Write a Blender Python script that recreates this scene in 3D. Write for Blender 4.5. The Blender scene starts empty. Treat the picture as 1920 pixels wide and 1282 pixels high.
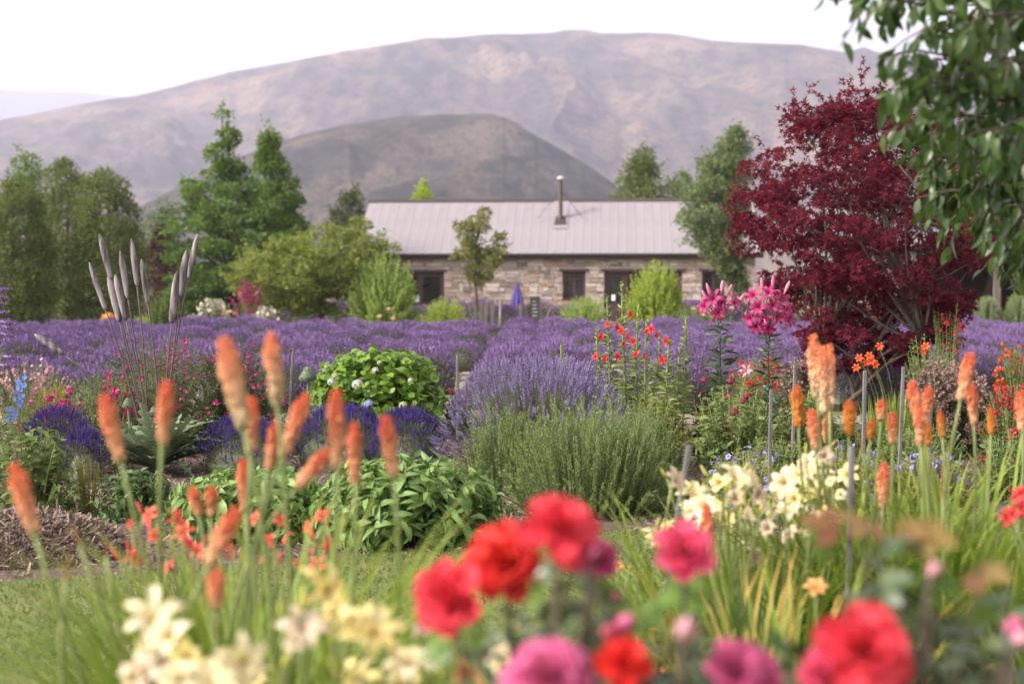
import bpy, math, random
import numpy as np
from mathutils import Matrix, Vector
rng = np.random.default_rng(11); random.seed(11)
SC = bpy.context.scene; COL = SC.collection
# ---------------------------------------------------------------- camera, sky, sun, exposure
CAMH = 1.6; F = 2667.0; PITCH = math.atan(111 / F)
cd = bpy.data.cameras.new('camera'); cam = bpy.data.objects.new('camera', cd); COL.objects.link(cam); SC.camera = cam
cam.location = (0, 0, CAMH); cam.rotation_euler = (math.pi / 2 - PITCH, 0, 0)
cd.lens = 50; cd.sensor_width = 36; cd.clip_start = .05; cd.clip_end = 40000
cd.dof.use_dof = True; cd.dof.focus_distance = 11.0; cd.dof.aperture_fstop = 1.85; cd.dof.aperture_blades = 0
SUN_EL = math.radians(38); SUN_AZ = math.radians(-112)      # azimuth from +Y, clockwise: left, a little behind the camera
w = bpy.data.worlds.new('World'); SC.world = w; w.use_nodes = True
nt = w.node_tree; nt.nodes.clear()
sky = nt.nodes.new('ShaderNodeTexSky'); sky.sky_type = 'NISHITA'; sky.sun_disc = False
sky.sun_elevation = SUN_EL; sky.sun_rotation = SUN_AZ; sky.dust_density = 3.0; sky.air_density = 1.0
hs = nt.nodes.new('ShaderNodeHueSaturation'); hs.inputs['Saturation'].default_value = .12; hs.inputs['Value'].default_value = 1.4
tint = nt.nodes.new('ShaderNodeMix'); tint.data_type = 'RGBA'; tint.blend_type = 'MULTIPLY'; tint.inputs['Factor'].default_value = 1
tint.inputs['B'].default_value = (1.0, .975, .93, 1)
bg = nt.nodes.new('ShaderNodeBackground'); bg.inputs['Strength'].default_value = .15
out = nt.nodes.new('ShaderNodeOutputWorld')
nt.links.new(sky.outputs[0], hs.inputs['Color']); nt.links.new(hs.outputs[0], tint.inputs['A'])
nt.links.new(tint.outputs['Result'], bg.inputs[0]); nt.links.new(bg.outputs[0], out.inputs[0])
sd = bpy.data.lights.new('sun', 'SUN'); sun = bpy.data.objects.new('sun', sd); COL.objects.link(sun)
sd.energy = 2.6; sd.angle = math.radians(11); sd.color = (1, .92, .80)
sv = Vector((math.sin(SUN_AZ) * math.cos(SUN_EL), math.cos(SUN_AZ) * math.cos(SUN_EL), math.sin(SUN_EL)))
sun.rotation_euler = (-sv).to_track_quat('-Z', 'Y').to_euler()
SC.view_settings.view_transform = 'Standard'; SC.view_settings.look = 'None'; SC.view_settings.gamma = 1
SC.view_settings.exposure = .95
cy = SC.cycles; cy.use_denoising = True; cy.max_bounces = 6; cy.diffuse_bounces = 3; cy.glossy_bounces = 2
cy.transmission_bounces = 4; cy.volume_bounces = 1; cy.transparent_max_bounces = 8; cy.caustics_reflective = False; cy.caustics_refractive = False
cy.use_adaptive_sampling = True; cy.adaptive_threshold = .02

# ---------------------------------------------------------------- pixel helpers (1920 x 1282 photograph)
cp, sp = math.cos(PITCH), math.sin(PITCH)
def W(px, py, d):                    # the point at depth Y = d seen at that pixel
    u = 641 - py; dx, dy, dz = px - 960, F * cp + u * sp, -F * sp + u * cp
    k = d / dy; return np.array([dx * k, d, CAMH + dz * k])
def B(px, d, z=0.0):                 # the ground point at depth d under that column
    return np.array([(px - 960) / F * (d * cp + (CAMH - z) * sp), d, z])
def M(px, d): return px * d / F      # pixels to metres at depth d

# ---------------------------------------------------------------- mesh templates
class T:
    __slots__ = ('v', 'lv', 'tot', 'mi', 't')
    def __init__(s, v, faces=None, mi=0, t=None, lv=None, tot=None):
        s.v = np.asarray(v, float).reshape(-1, 3)
        if faces is not None:
            tot = [len(f) for f in faces]; lv = [i for f in faces for i in f]
        s.lv = np.asarray(lv, int); s.tot = np.asarray(tot, int)
        s.mi = np.full(len(s.tot), mi, int) if np.isscalar(mi) else np.asarray(mi, int)
        s.t = np.zeros(len(s.v)) if t is None else np.asarray(t, float)
    def mv(s, loc=(0, 0, 0), R=None, sc=1.0):
        v = s.v * sc
        if R is not None: v = v @ np.asarray(R).T
        return T(v + np.asarray(loc), mi=s.mi, t=s.t, lv=s.lv, tot=s.tot)
    def mat(s, i): return T(s.v, mi=np.full(len(s.tot), i), t=s.t, lv=s.lv, tot=s.tot)
def join(L):
    L = [x for x in L if x is not None and len(x.v)]
    off = np.cumsum([0] + [len(x.v) for x in L])
    return T(np.concatenate([x.v for x in L]), mi=np.concatenate([x.mi for x in L]), t=np.concatenate([x.t for x in L]),
             lv=np.concatenate([x.lv + o for x, o in zip(L, off)]), tot=np.concatenate([x.tot for x in L]))
def inst(tp, R, P, S=None):
    P = np.asarray(P, float).reshape(-1, 3); K = len(P)
    if K == 0: return None
    S = np.ones(K) if S is None else np.asarray(S, float)
    A = R * (S[:, None, None] if S.ndim == 1 else S[:, None, :])
    v = np.einsum('kij,nj->kni', A, tp.v) + P[:, None, :]; n = len(tp.v)
    return T(v.reshape(-1, 3), mi=np.tile(tp.mi, K), t=np.tile(tp.t, K),
             lv=(tp.lv[None, :] + (np.arange(K) * n)[:, None]).ravel(), tot=np.tile(tp.tot, K))
def instv(tps, R, P, S):            # several variants, shared out in turn
    P = np.asarray(P, float).reshape(-1, 3); k = len(tps); S = np.asarray(S, float)
    return join([inst(tp, R[i::k], P[i::k], S[i::k]) for i, tp in enumerate(tps) if len(P[i::k])])
def unit(a): a = np.asarray(a, float); return a / np.maximum(np.linalg.norm(a, axis=-1, keepdims=True), 1e-9)
def orient(y, n):                   # local Y along y, local Z near n
    y = unit(y); x = unit(np.cross(y, n)); z = np.cross(x, y)
    return np.stack([x, y, z], -1)
def orient_z(z, spin=None):         # local Z along z
    z = unit(z); h = np.where(np.abs(z[:, 2:3]) > .95, [[1., 0, 0]], [[0, 0, 1.]])
    x = unit(np.cross(h, z)); y = np.cross(z, x)
    if spin is not None:
        c, s_ = np.cos(spin)[:, None], np.sin(spin)[:, None]; x, y = x * c + y * s_, y * c - x * s_
    return np.stack([x, y, z], -1)
def rotz(a):
    a = np.asarray(a, float); c, s_ = np.cos(a), np.sin(a); o = np.zeros_like(c); i = np.ones_like(c)
    return np.stack([np.stack([c, -s_, o], -1), np.stack([s_, c, o], -1), np.stack([o, o, i], -1)], -2)
def rdir(n, up=0.): d = rng.normal(size=(n, 3)); d[:, 2] += up; return unit(d)
def U(a, b, n=None): return rng.uniform(a, b, n)

def leaf_lo(L=1, Wd=.5, droop=.15, fold=.12):
    return T([(0, 0, 0), (Wd / 2, .42 * L, fold * Wd), (0, L, -droop * L), (-Wd / 2, .42 * L, fold * Wd)], [(0, 1, 2), (0, 2, 3)], t=[0, .5, 1, .5])
def leaf(L=1, Wd=.4, n=4, droop=.6, fold=.15, a=.85, jag=0, base=.0, twist=0):
    v, f, t = [], [], []; y = z = 0; 
    for i in range(n + 1):
        s = i / n; wd = Wd / 2 * max(math.sin(math.pi * s ** a), 0) ** .8 + base * Wd * (1 - s)
        if jag and 0 < i < n: wd *= (1 + jag) if i % 2 else (1 - jag)
        if i == n: wd = .002 * L
        c, q = math.cos(twist * s), math.sin(twist * s)
        v += [(-wd * c, y, z + fold * wd - q * wd), (0, y, z), (wd * c, y, z + fold * wd + q * wd)]; t += [s] * 3
        th = -droop * (s + .5 / n); y += L / n * math.cos(th); z += L / n * math.sin(th)
        if i: 
            b = 3 * (i - 1); f += [(b, b + 1, b + 4, b + 3), (b + 1, b + 2, b + 5, b + 4)]
    return T(v, f, t=t)
def strap(L=1, Wd=.02, lean=.3, droop=1.2, n=7):   # grows up from the ground, leaning towards +Y and arching over
    v, f, t = [], [], []; y = z = 0
    for i in range(n + 1):
        s = i / n; wd = Wd / 2 * (1 - s ** 3) + .0006
        v += [(-wd, y, z), (0, y + wd * .5, z - wd * .1), (wd, y, z)]; t += [s] * 3
        th = lean + droop * s * s; y += L / n * math.sin(th); z += L / n * math.cos(th)
        if i: b = 3 * (i - 1); f += [(b, b + 1, b + 4, b + 3), (b + 1, b + 2, b + 5, b + 4)]
    return T(v, f, t=t)
def palm(n=7, r=1.0):               # palmate maple leaf
    v = [(0, 0, 0)]; t = [0.]; f = []
    for i in range(n):
        a = math.radians(-125 + 250 * i / (n - 1)); ln = r * (1 - .45 * abs(i - (n - 1) / 2) / ((n - 1) / 2))
        v.append((math.sin(a) * ln, math.cos(a) * ln, -.22 * ln)); t.append(1.)
        if i < n - 1:
            b = math.radians(-125 + 250 * (i + .5) / (n - 1)); v.append((math.sin(b) * .3 * r, math.cos(b) * .3 * r, .03 * r)); t.append(.4)
    for i in range(1, len(v) - 1): f.append((0, i + 1, i))
    return T(v, f, t=t)
def tube(pts, rad, sides=6, cap=True):
    pts = np.asarray(pts, float); n = len(pts); rad = np.broadcast_to(np.asarray(rad, float), (n,))
    tg = unit(np.gradient(pts, axis=0)); h = np.array([0, 0, 1.]) if abs(tg[:, 2]).mean() < .8 else np.array([1., 0, 0])
    x = unit(np.cross(tg, h)); y = np.cross(tg, x); a = np.arange(sides) * 2 * math.pi / sides
    v = pts[:, None, :] + rad[:, None, None] * (np.cos(a)[None, :, None] * x[:, None, :] + np.sin(a)[None, :, None] * y[:, None, :])
    f = [(i * sides + j, i * sides + (j + 1) % sides, (i + 1) * sides + (j + 1) % sides, (i + 1) * sides + j) for i in range(n - 1) for j in range(sides)]
    if cap: f += [tuple(range(sides))[::-1], tuple((n - 1) * sides + j for j in range(sides))]
    return T(v.reshape(-1, 3), f, t=np.repeat(np.linspace(0, 1, n), sides))
def lathe(prof, sides=10, cap=True):
    v = [(r * math.cos(2 * math.pi * j / sides), r * math.sin(2 * math.pi * j / sides), z) for r, z in prof for j in range(sides)]
    n = len(prof); f = [(i * sides + j, i * sides + (j + 1) % sides, (i + 1) * sides + (j + 1) % sides, (i + 1) * sides + j) for i in range(n - 1) for j in range(sides)]
    if cap: f += [tuple(range(sides))[::-1], tuple((n - 1) * sides + j for j in range(sides))]
    return T(v, f, t=np.repeat(np.linspace(0, 1, n), sides))
def box(x0, x1, y0, y1, z0, z1):
    v = [(x, y, z) for z in (z0, z1) for x, y in ((x0, y0), (x1, y0), (x1, y1), (x0, y1))]
    return T(v, [(3, 2, 1, 0), (4, 5, 6, 7), (0, 1, 5, 4), (1, 2, 6, 5), (2, 3, 7, 6), (3, 0, 4, 7)])
def whorl(az, prof, cup=.3, mi=0, jit=0., cols=3):  # petals round the Z axis; prof rows: (radius, z, half width)
    out = []
    us = np.linspace(-1, 1, cols); n = len(prof)
    for a in az:
        j = 1 + U(-jit, jit); tl = U(-jit, jit); v = []
        for i, (r, z, hw) in enumerate(prof):
            for u in us:
                rr = r * j - cup * hw * u * u * .6; zz = z * (1 + tl * .5) + cup * hw * u * u * .5 + (U(-jit, jit) * hw * .5 if 0 < i else 0)
                la = hw * u; v.append((rr * math.cos(a) - la * math.sin(a), rr * math.sin(a) + la * math.cos(a), zz))
        f = [(i * cols + k, i * cols + k + 1, (i + 1) * cols + k + 1, (i + 1) * cols + k) for i in range(n - 1) for k in range(cols - 1)]
        out.append(T(v, f, mi=mi, t=np.repeat(np.linspace(0, 1, n), cols)))
    return join(out)
def ring(n, off=0.): return [off + 2 * math.pi * i / n for i in range(n)]

# ---------------------------------------------------------------- objects
def build(name, tp, mats, smooth=False):
    me = bpy.data.meshes.new(name); nv, nl, nf = len(tp.v), len(tp.lv), len(tp.tot)
    me.vertices.add(nv); me.vertices.foreach_set('co', tp.v.astype(np.float32).ravel())
    me.loops.add(nl); me.loops.foreach_set('vertex_index', tp.lv.astype(np.int32))
    me.polygons.add(nf); me.polygons.foreach_set('loop_start', np.concatenate([[0], np.cumsum(tp.tot)[:-1]]).astype(np.int32))
    me.polygons.foreach_set('material_index', tp.mi.astype(np.int32))
    me.polygons.foreach_set('use_smooth', np.full(nf, smooth))
    at = me.attributes.new('t', 'FLOAT', 'POINT'); at.data.foreach_set('value', tp.t.astype(np.float32))
    me.update(calc_edges=True)
    for m in (mats if isinstance(mats, (list, tuple)) else [mats]): me.materials.append(m)
    return me
def tag(o, label=None, cat=None, group=None, kind=None):
    if label: o['label'] = label
    if cat: o['category'] = cat
    if group: o['group'] = group
    if kind: o['kind'] = kind
    return o
ORG = {}
def thing(name, loc, label, cat, group=None, rz=0):
    o = bpy.data.objects.new(name, None); o.empty_display_size = .1; COL.objects.link(o); o.location = loc; o.rotation_euler[2] = rz
    ORG[o.name] = np.asarray(loc, float); return tag(o, label, cat, group)
def part(name, tp, mats, parent, kind=None, smooth=False, local=False):   # world coordinates in, stored about the thing's base
    og = np.zeros(3) if parent is None or local else ORG[parent.name]
    o = bpy.data.objects.new(name, build(name, tp.mv(-og), mats, smooth)); COL.objects.link(o)
    if parent is not None: o.parent = parent; ORG[o.name] = og
    if kind: o['kind'] = kind
    return o
def put(name, me, parent, P, R, S=1.0):    # a piece sharing mesh data
    o = bpy.data.objects.new(name, me); COL.objects.link(o); o.parent = parent
    m = np.eye(4); m[:3, :3] = np.asarray(R) * S; m[:3, 3] = np.asarray(P) - ORG.get(parent.name, 0); o.matrix_local = Matrix(m.tolist()); ORG[o.name] = ORG.get(parent.name, 0)
    return o
def leaves(parent, name, tps, mats, R, P, S, nmax=300, smooth=True, rest='foliage'):   # the largest in view one by one, the rest as one piece
    P = np.asarray(P); S = np.asarray(S); k = len(tps)
    px = 960 + P[:, 0] / P[:, 1] * F; py = 530 + (CAMH - P[:, 2]) / P[:, 1] * F
    inside = (px > -20) & (px < 1940) & (py > -20) & (py < 1300)
    sc = S / P[:, 1] * np.where(inside, 1, .05) * (1 + .35 * (P[:, 1].mean() - P[:, 1]) / (P[:, 1].std() + .01)).clip(.2, 3)
    od = np.argsort(-sc); me = [build(name, tp, mats, smooth) for tp in tps]
    for i in od[:nmax]: put(name, me[i % k], parent, P[i], R[i], S[i])
    r = od[nmax:]
    if len(r): part(rest, instv(tps, R[r], P[r], S[r]), mats, parent, 'stuff', smooth)

# ---------------------------------------------------------------- materials
def new(name):
    m = bpy.data.materials.new(name); m.use_nodes = True; n = m.node_tree; n.nodes.clear(); return m, n
def mixc(n, a, b, f, mode='MIX'):
    x = n.nodes.new('ShaderNodeMix'); x.data_type = 'RGBA'; x.blend_type = mode
    for k, val in (('A', a), ('B', b), ('Factor', f)):
        if hasattr(val, 'is_linked'): n.links.new(val, x.inputs[k])
        else: x.inputs[k].default_value = (*val, 1) if isinstance(val, tuple) else val
    return x.outputs['Result']
def rnd(n):
    g = n.nodes.new('ShaderNodeNewGeometry'); o = n.nodes.new('ShaderNodeObjectInfo'); a = n.nodes.new('ShaderNodeMath'); a.operation = 'ADD'
    fr = n.nodes.new('ShaderNodeMath'); fr.operation = 'FRACT'
    n.links.new(g.outputs['Random Per Island'], a.inputs[0]); n.links.new(o.outputs['Random'], a.inputs[1]); n.links.new(a.outputs[0], fr.inputs[0]); return fr.outputs[0]
def ramp(n, fac, stops):
    r = n.nodes.new('ShaderNodeValToRGB'); e = r.color_ramp.elements
    while len(e) < len(stops): e.new(.5)
    for q, (p, c) in zip(e, stops): q.position = p; q.color = (*c, 1)
    n.links.new(fac, r.inputs[0]); return r.outputs[0]
def noise(n, scale, detail=4, coord='Object', rough=.55, stretch=None):
    tc = n.nodes.new('ShaderNodeTexCoord'); x = n.nodes.new('ShaderNodeTexNoise'); x.inputs['Scale'].default_value = scale
    x.inputs['Detail'].default_value = detail; x.inputs['Roughness'].default_value = rough
    if stretch:
        mp = n.nodes.new('ShaderNodeMapping'); mp.inputs['Scale'].default_value = stretch; n.links.new(tc.outputs[coord], mp.inputs[0]); n.links.new(mp.outputs[0], x.inputs['Vector'])
    else: n.links.new(tc.outputs[coord], x.inputs['Vector'])
    return x.outputs['Fac']
def att(n): a = n.nodes.new('ShaderNodeAttribute'); a.attribute_name = 't'; return a.outputs['Fac']
def petal(name, c1, c2, tip=None, base=None, tr=.3, rough=.5, spec=.3, tstops=(.55, 1.), trk=1.25, bs=.3):
    """Leaves, petals and stems: colour varies from piece to piece, optionally along the piece (t)."""
    m, n = new(name); c = mixc(n, c1, c2, rnd(n))
    if tip is not None:
        mr = n.nodes.new('ShaderNodeMapRange'); mr.interpolation_type = 'SMOOTHSTEP'; n.links.new(att(n), mr.inputs[0])
        mr.inputs[1].default_value, mr.inputs[2].default_value = tstops; c = mixc(n, c, tip, mr.outputs[0])
    if base is not None:
        mr = n.nodes.new('ShaderNodeMapRange'); n.links.new(att(n), mr.inputs[0]); mr.inputs[1].default_value, mr.inputs[2].default_value = bs, 0.
        c = mixc(n, c, base, mr.outputs[0])
    p = n.nodes.new('ShaderNodeBsdfPrincipled'); p.inputs['Roughness'].default_value = rough; p.inputs['Specular IOR Level'].default_value = spec
    n.links.new(c, p.inputs['Base Color']); o = n.nodes.new('ShaderNodeOutputMaterial')
    if tr > 0:
        q = n.nodes.new('ShaderNodeBsdfTranslucent'); sh = n.nodes.new('ShaderNodeMixShader'); sh.inputs[0].default_value = tr
        n.links.new(mixc(n, c, (trk, trk, trk * .8), 1., 'MULTIPLY'), q.inputs[0])
        n.links.new(p.outputs[0], sh.inputs[1]); n.links.new(q.outputs[0], sh.inputs[2]); n.links.new(sh.outputs[0], o.inputs[0])
    else: n.links.new(p.outputs[0], o.inputs[0])
    return m
def solid(name, stops, scale=6, rough=.8, bump=.3, dist=.02, detail=5, stretch=None, metal=0, perpiece=0., spec=.3, coord='Object'):
    m, n = new(name); f = noise(n, scale, detail, coord, stretch=stretch); fac = f
    if perpiece:
        a = n.nodes.new('ShaderNodeMath'); a.operation = 'MULTIPLY_ADD'; n.links.new(rnd(n), a.inputs[0]); a.inputs[1].default_value = perpiece
        b = n.nodes.new('ShaderNodeMath'); b.operation = 'MULTIPLY'; n.links.new(f, b.inputs[0]); b.inputs[1].default_value = 1 - perpiece; n.links.new(b.outputs[0], a.inputs[2]); fac = a.outputs[0]
    p = n.nodes.new('ShaderNodeBsdfPrincipled'); p.inputs['Roughness'].default_value = rough; p.inputs['Metallic'].default_value = metal; p.inputs['Specular IOR Level'].default_value = spec
    n.links.new(ramp(n, fac, stops), p.inputs['Base Color'])
    if bump:
        bp = n.nodes.new('ShaderNodeBump'); bp.inputs['Strength'].default_value = bump; bp.inputs['Distance'].default_value = dist
        n.links.new(f, bp.inputs['Height']); n.links.new(bp.outputs[0], p.inputs['Normal'])
    o = n.nodes.new('ShaderNodeOutputMaterial'); n.links.new(p.outputs[0], o.inputs[0]); return m
def two(a, b): return [(.3, a), (.7, b)]
MT = {}
MT['bark'] = solid('bark', two((.05, .036, .03), (.13, .1, .085)), 14, .9, .5, stretch=(1, 1, .25))
MT['soil'] = solid('soil', [(.3, (.055, .035, .03)), (.5, (.10, .066, .055)), (.72, (.17, .12, .10))], 18, .95, .8, .03, 8)
MT['mulch'] = petal('mulch', (.12, .08, .068), (.34, .26, .215), tr=0, rough=.9, spec=.1)
MT['grass'] = petal('grass', (.08, .125, .028), (.19, .21, .06), tr=.35, rough=.6)
MT['lawn'] = solid('lawn', [(.3, (.07, .10, .027)), (.55, (.12, .14, .042)), (.75, (.18, .165, .062))], 2.2, .95, .4, .02, 8)
MT['field'] = solid('field', [(.35, (.10, .105, .035)), (.6, (.16, .15, .06)), (.75, (.24, .2, .1))], .5, .95, .2, .02, 8)
MT['gravel'] = solid('gravel', two((.17, .14, .12), (.30, .26, .225)), 60, .95, .5, .01, 4)
G = lambda n, a, b, **k: MT.__setitem__(n, petal(n, a, b, **k))
G('stem', (.15, .19, .06), (.24, .27, .10), tr=.15)
G('stem_dark', (.05, .035, .03), (.09, .07, .05), tr=.0)
G('lav_stem', (.075, .09, .05), (.13, .14, .085), tr=.15)
G('lav_field', (.15, .087, .23), (.27, .175, .36), tr=.2, rough=.8, spec=.1)
G('lav_mound', (.17, .13, .285), (.38, .31, .50), tr=.2, rough=.8, spec=.1)
G('lav_deep', (.065, .04, .20), (.14, .09, .34), tr=.2, rough=.8, spec=.1)
G('rosemary', (.12, .18, .05), (.27, .34, .12), tr=.25, rough=.6)
G('mound_leaf', (.095, .17, .042), (.21, .31, .085), tr=.3, rough=.45, spec=.35)
G('hydr_leaf', (.09, .18, .02), (.20, .31, .042), tr=.35, rough=.45)
G('strap', (.125, .20, .025), (.27, .35, .055), tr=.35, rough=.45, tip=(.26, .24, .07), tstops=(.7, 1.1))
G('strap_gold', (.22, .22, .045), (.42, .33, .07), tr=.35, rough=.5, tip=(.5, .3, .08), tstops=(.6, 1.1))
G('rose_leaf', (.04, .07, .025), (.11, .14, .06), tr=.15, rough=.3, spec=.6)
G('rose_new', (.16, .05, .03), (.22, .15, .04), tr=.3, rough=.35, spec=.5)
G('rose_green', (.08, .15, .025), (.14, .22, .04), tr=.35, rough=.4)
G('silver_leaf', (.09, .125, .065), (.20, .25, .155), tr=.15, rough=.6)
G('herb', (.09, .14, .035), (.19, .23, .07), tr=.3, rough=.55)
G('tall_leaf', (.15, .20, .06), (.30, .35, .13), tr=.3, rough=.5)
G('herb_dark', (.05, .09, .028), (.11, .16, .05), tr=.25, rough=.5)
G('herb_gold', (.18, .2, .035), (.36, .34, .07), tr=.3, rough=.55)
G('lime', (.22, .30, .03), (.42, .50, .07), tr=.35, rough=.55)
G('bright_shrub', (.18, .28, .05), (.40, .50, .13), tr=.35, rough=.55)
G('lily_leaf', (.035, .06, .025), (.07, .105, .04), tr=.2, rough=.4)
G('tree_olive', (.075, .105, .026), (.18, .21, .06), tr=.3, rough=.6)
G('tree_dark', (.05, .07, .022), (.105, .13, .04), tr=.3, rough=.6)
G('tree_fresh', (.075, .135, .03), (.18, .26, .062), tr=.35, rough=.55)
G('tree_yellow', (.12, .16, .03), (.26, .29, .065), tr=.35, rough=.55)
G('tree_grey', (.10, .14, .06), (.20, .25, .11), tr=.3, rough=.55)
G('tree_rust', (.12, .17, .04), (.27, .22, .075), tr=.35, rough=.55)
G('cherry', (.026, .056, .013), (.06, .105, .024), tr=.34, rough=.33, spec=.45, trk=1.9)
G('maple', (.045, .008, .019), (.19, .018, .036), tr=.38, rough=.6, spec=.15, trk=1.9)
G('plum_leaf', (.05, .018, .025), (.10, .03, .035), tr=.25)
G('poker', (.62, .16, .065), (.78, .34, .18), tip=(.68, .125, .06), base=(.76, .46, .27), bs=.6, tr=.25, tstops=(.6, 1.))
G('poker_pale', (.74, .38, .21), (.80, .47, .29), tip=(.74, .24, .11), base=(.66, .52, .33), bs=.55, tr=.25, tstops=(.45, .95))
G('poker_gold', (.62, .20, .04), (.68, .29, .055), tip=(.55, .12, .03), tr=.25)
G('poker_spent', (.30, .16, .06), (.45, .22, .08), tr=.1)
G('rose_red', (.60, .016, .018), (.68, .045, .03), tip=(.64, .03, .03), base=(.5, .01, .02), tr=.3, spec=.2)
G('rose_pink', (.58, .035, .11), (.66, .09, .18), tip=(.68, .17, .24), tr=.3, spec=.2)
G('rose_coral', (.58, .022, .05), (.66, .055, .08), tip=(.68, .10, .13), tr=.3, spec=.2)
G('rose_mauve', (.48, .05, .18), (.58, .12, .27), tip=(.62, .22, .34), tr=.3, spec=.2)
G('rose_apricot', (0.704, 0.288, 0.08), (0.736, 0.4, 0.176), tip=(0.736, 0.48, 0.256), tr=.3, spec=.2)
G('rose_bud', (0.576, 0.224, 0.32), (0.656, 0.4, 0.464), tr=.25)
G('peach', (0.68, 0.368, 0.224), (0.72, 0.48, 0.336), tr=.25)
G('cream', (.72, .60, .36), (.80, .72, .52), base=(.62, .45, .10), tr=.3)
G('cream_yellow', (.70, .54, .20), (.78, .66, .36), base=(.66, .34, .04), tr=.3)
G('cream_old', (.5, .37, .28), (.64, .52, .40), tr=.25)
G('bud_green', (.42, .42, .09), (.6, .55, .16), tr=.2)
G('coral', (0.656, 0.072, 0.064), (0.704, 0.16, 0.096), base=(0.72, 0.336, 0.08), tr=.3)
G('lily_pink', (.34, .015, .12), (.45, .04, .18), tip=(.50, .11, .24), tr=.3)
G('lily_bud', (0.576, 0.144, 0.272), (0.64, 0.288, 0.368), tr=.2)
G('magenta', (0.4, 0.02, 0.152), (0.576, 0.056, 0.272), tr=.25)
G('scarlet', (.57, .03, .045), (.66, .075, .08), tr=.3)
G('crocosmia', (0.672, 0.08, 0.024), (0.72, 0.152, 0.04), tr=.3)
G('crimson', (.30, .012, .03), (.48, .03, .06), tr=.2)
G('wine', (.13, .01, .03), (.2, .02, .05), tr=.15)
G('dusty_pink', (.20, .125, .11), (.33, .21, .19), tr=.15)
G('blue', (.15, .24, .72), (.28, .40, .86), tr=.25)
G('bell', (.24, .22, .58), (.42, .38, .74), tr=.25)
G('hydr_white', (.4, .4, .38), (.52, .48, .5), tr=.2)
G('hydr_blue', (.2, .24, .5), (.34, .36, .58), tr=.2)
G('hydr_lime', (.33, .37, .15), (.45, .46, .24), tr=.2)
G('white_flower', (.4, .36, .3), (.55, .5, .45), tr=.2)
G('purple_spike', (.16, .09, .25), (.26, .16, .34), tr=.2)
G('orange_flower', (.62, .22, .05), (.75, .34, .08), tr=.2)
MT['wood_grey'] = solid('wood_grey', [(.38, (.06, .048, .052)), (.5, (.17, .142, .15)), (.62, (.28, .24, .25))], 22, .85, .5, .006, 6, stretch=(1, 1, .12))
MT['stake'] = solid('stake', two((.085, .08, .08), (.17, .16, .16)), 30, .8, .4, .004, 5, stretch=(1, 1, .15))
MT['rod'] = solid('rod', two((.06, .045, .045), (.12, .09, .085)), 20, .6, .2)
MT['stone'] = solid('stone', [(.1, (.17, .125, .118)), (.26, (.33, .26, .24)), (.45, (.45, .355, .34)), (.64, (.50, .42, .40)), (.8, (.30, .19, .14)), (.93, (.38, .26, .2))], 5, .9, .6, .02, 6, perpiece=.8)
MT['mortar'] = solid('mortar', two((.33, .275, .265), (.42, .355, .345)), 9, .95, .4, .01, 6)
MT['roofing'] = solid('roofing', two((.215, .188, .21), (.245, .216, .238)), 1.2, .65, .0, spec=.4, perpiece=.12)
MT['dark_metal'] = solid('dark_metal', two((.035, .026, .026), (.06, .045, .045)), 8, .5, .0)
MT['flue'] = solid('flue', two((.04, .028, .028), (.07, .05, .048)), 8, .5, .1)
MT['flue_cap'] = solid('flue_cap', two((.55, .52, .5), (.7, .66, .64)), 8, .35, 0, metal=.6)
MT['joinery'] = solid('joinery', two((.055, .026, .030), (.085, .042, .046)), 9, .55, .15, stretch=(1, 1, .2))
MT['glass'] = solid('glass', two((.012, .014, .012), (.03, .03, .026)), 2, .08, 0, spec=.6)
MT['paper'] = solid('paper', two((.75, .75, .78), (.82, .82, .85)), 2, .7, 0)
MT['timber'] = solid('timber', two((.09, .072, .068), (.18, .15, .14)), 12, .85, .4, stretch=(1, 1, .2))
MT['board'] = solid('board', two((.03, .03, .034), (.055, .05, .055)), 6, .7, .1)
MT['chalk'] = solid('chalk', two((.5, .5, .5), (.6, .6, .6)), 6, .9, 0)
MT['canvas'] = petal('canvas', (.10, .065, .28), (.15, .10, .38), tr=.1, rough=.8)

# ================================================================ the setting
def sheet(name, pts, z, mat, kind='structure'):
    pts = np.asarray(pts, float); v = np.c_[pts, np.full(len(pts), z)]
    return tag(part(name, T(v, [tuple(range(len(v)))]), mat, None), kind=kind)
sheet('ground', [(-12000, -60), (12000, -60), (12000, 12000), (-12000, 12000)], 0, MT['field'])
edge = [(-400, 1150), (0, 1097), (170, 1087), (330, 1077), (560, 1062), (700, 1040), (930, 1033), (1000, 1018), (1120, 1003), (1230, 1000), (1400, 1003), (1700, 1010)]
def gp(px, py): d = CAMH * F / (py - 530); return ((px - 960) / F * d, d)
E = np.array([gp(*q) for q in edge])
sheet('garden_bed', [(-7, 3), (7, 3), (9, 16.6), (-9, 16.6)], .004, MT['soil'])
sheet('lawn', [(-6, 3.9), (2.4, 3.9), *E[::-1]], .012, MT['lawn'])
sheet('gravel_path', [(-10, 16.0), (10, 16.0), (10, 16.9), (.25, 17.1), (.6, 41), (14, 41), (14, 43.5), (-15, 43.5), (-15, 41), (-.55, 41), (-1.05, 17.1), (-10, 16.9)], .008, MT['gravel'])
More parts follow.
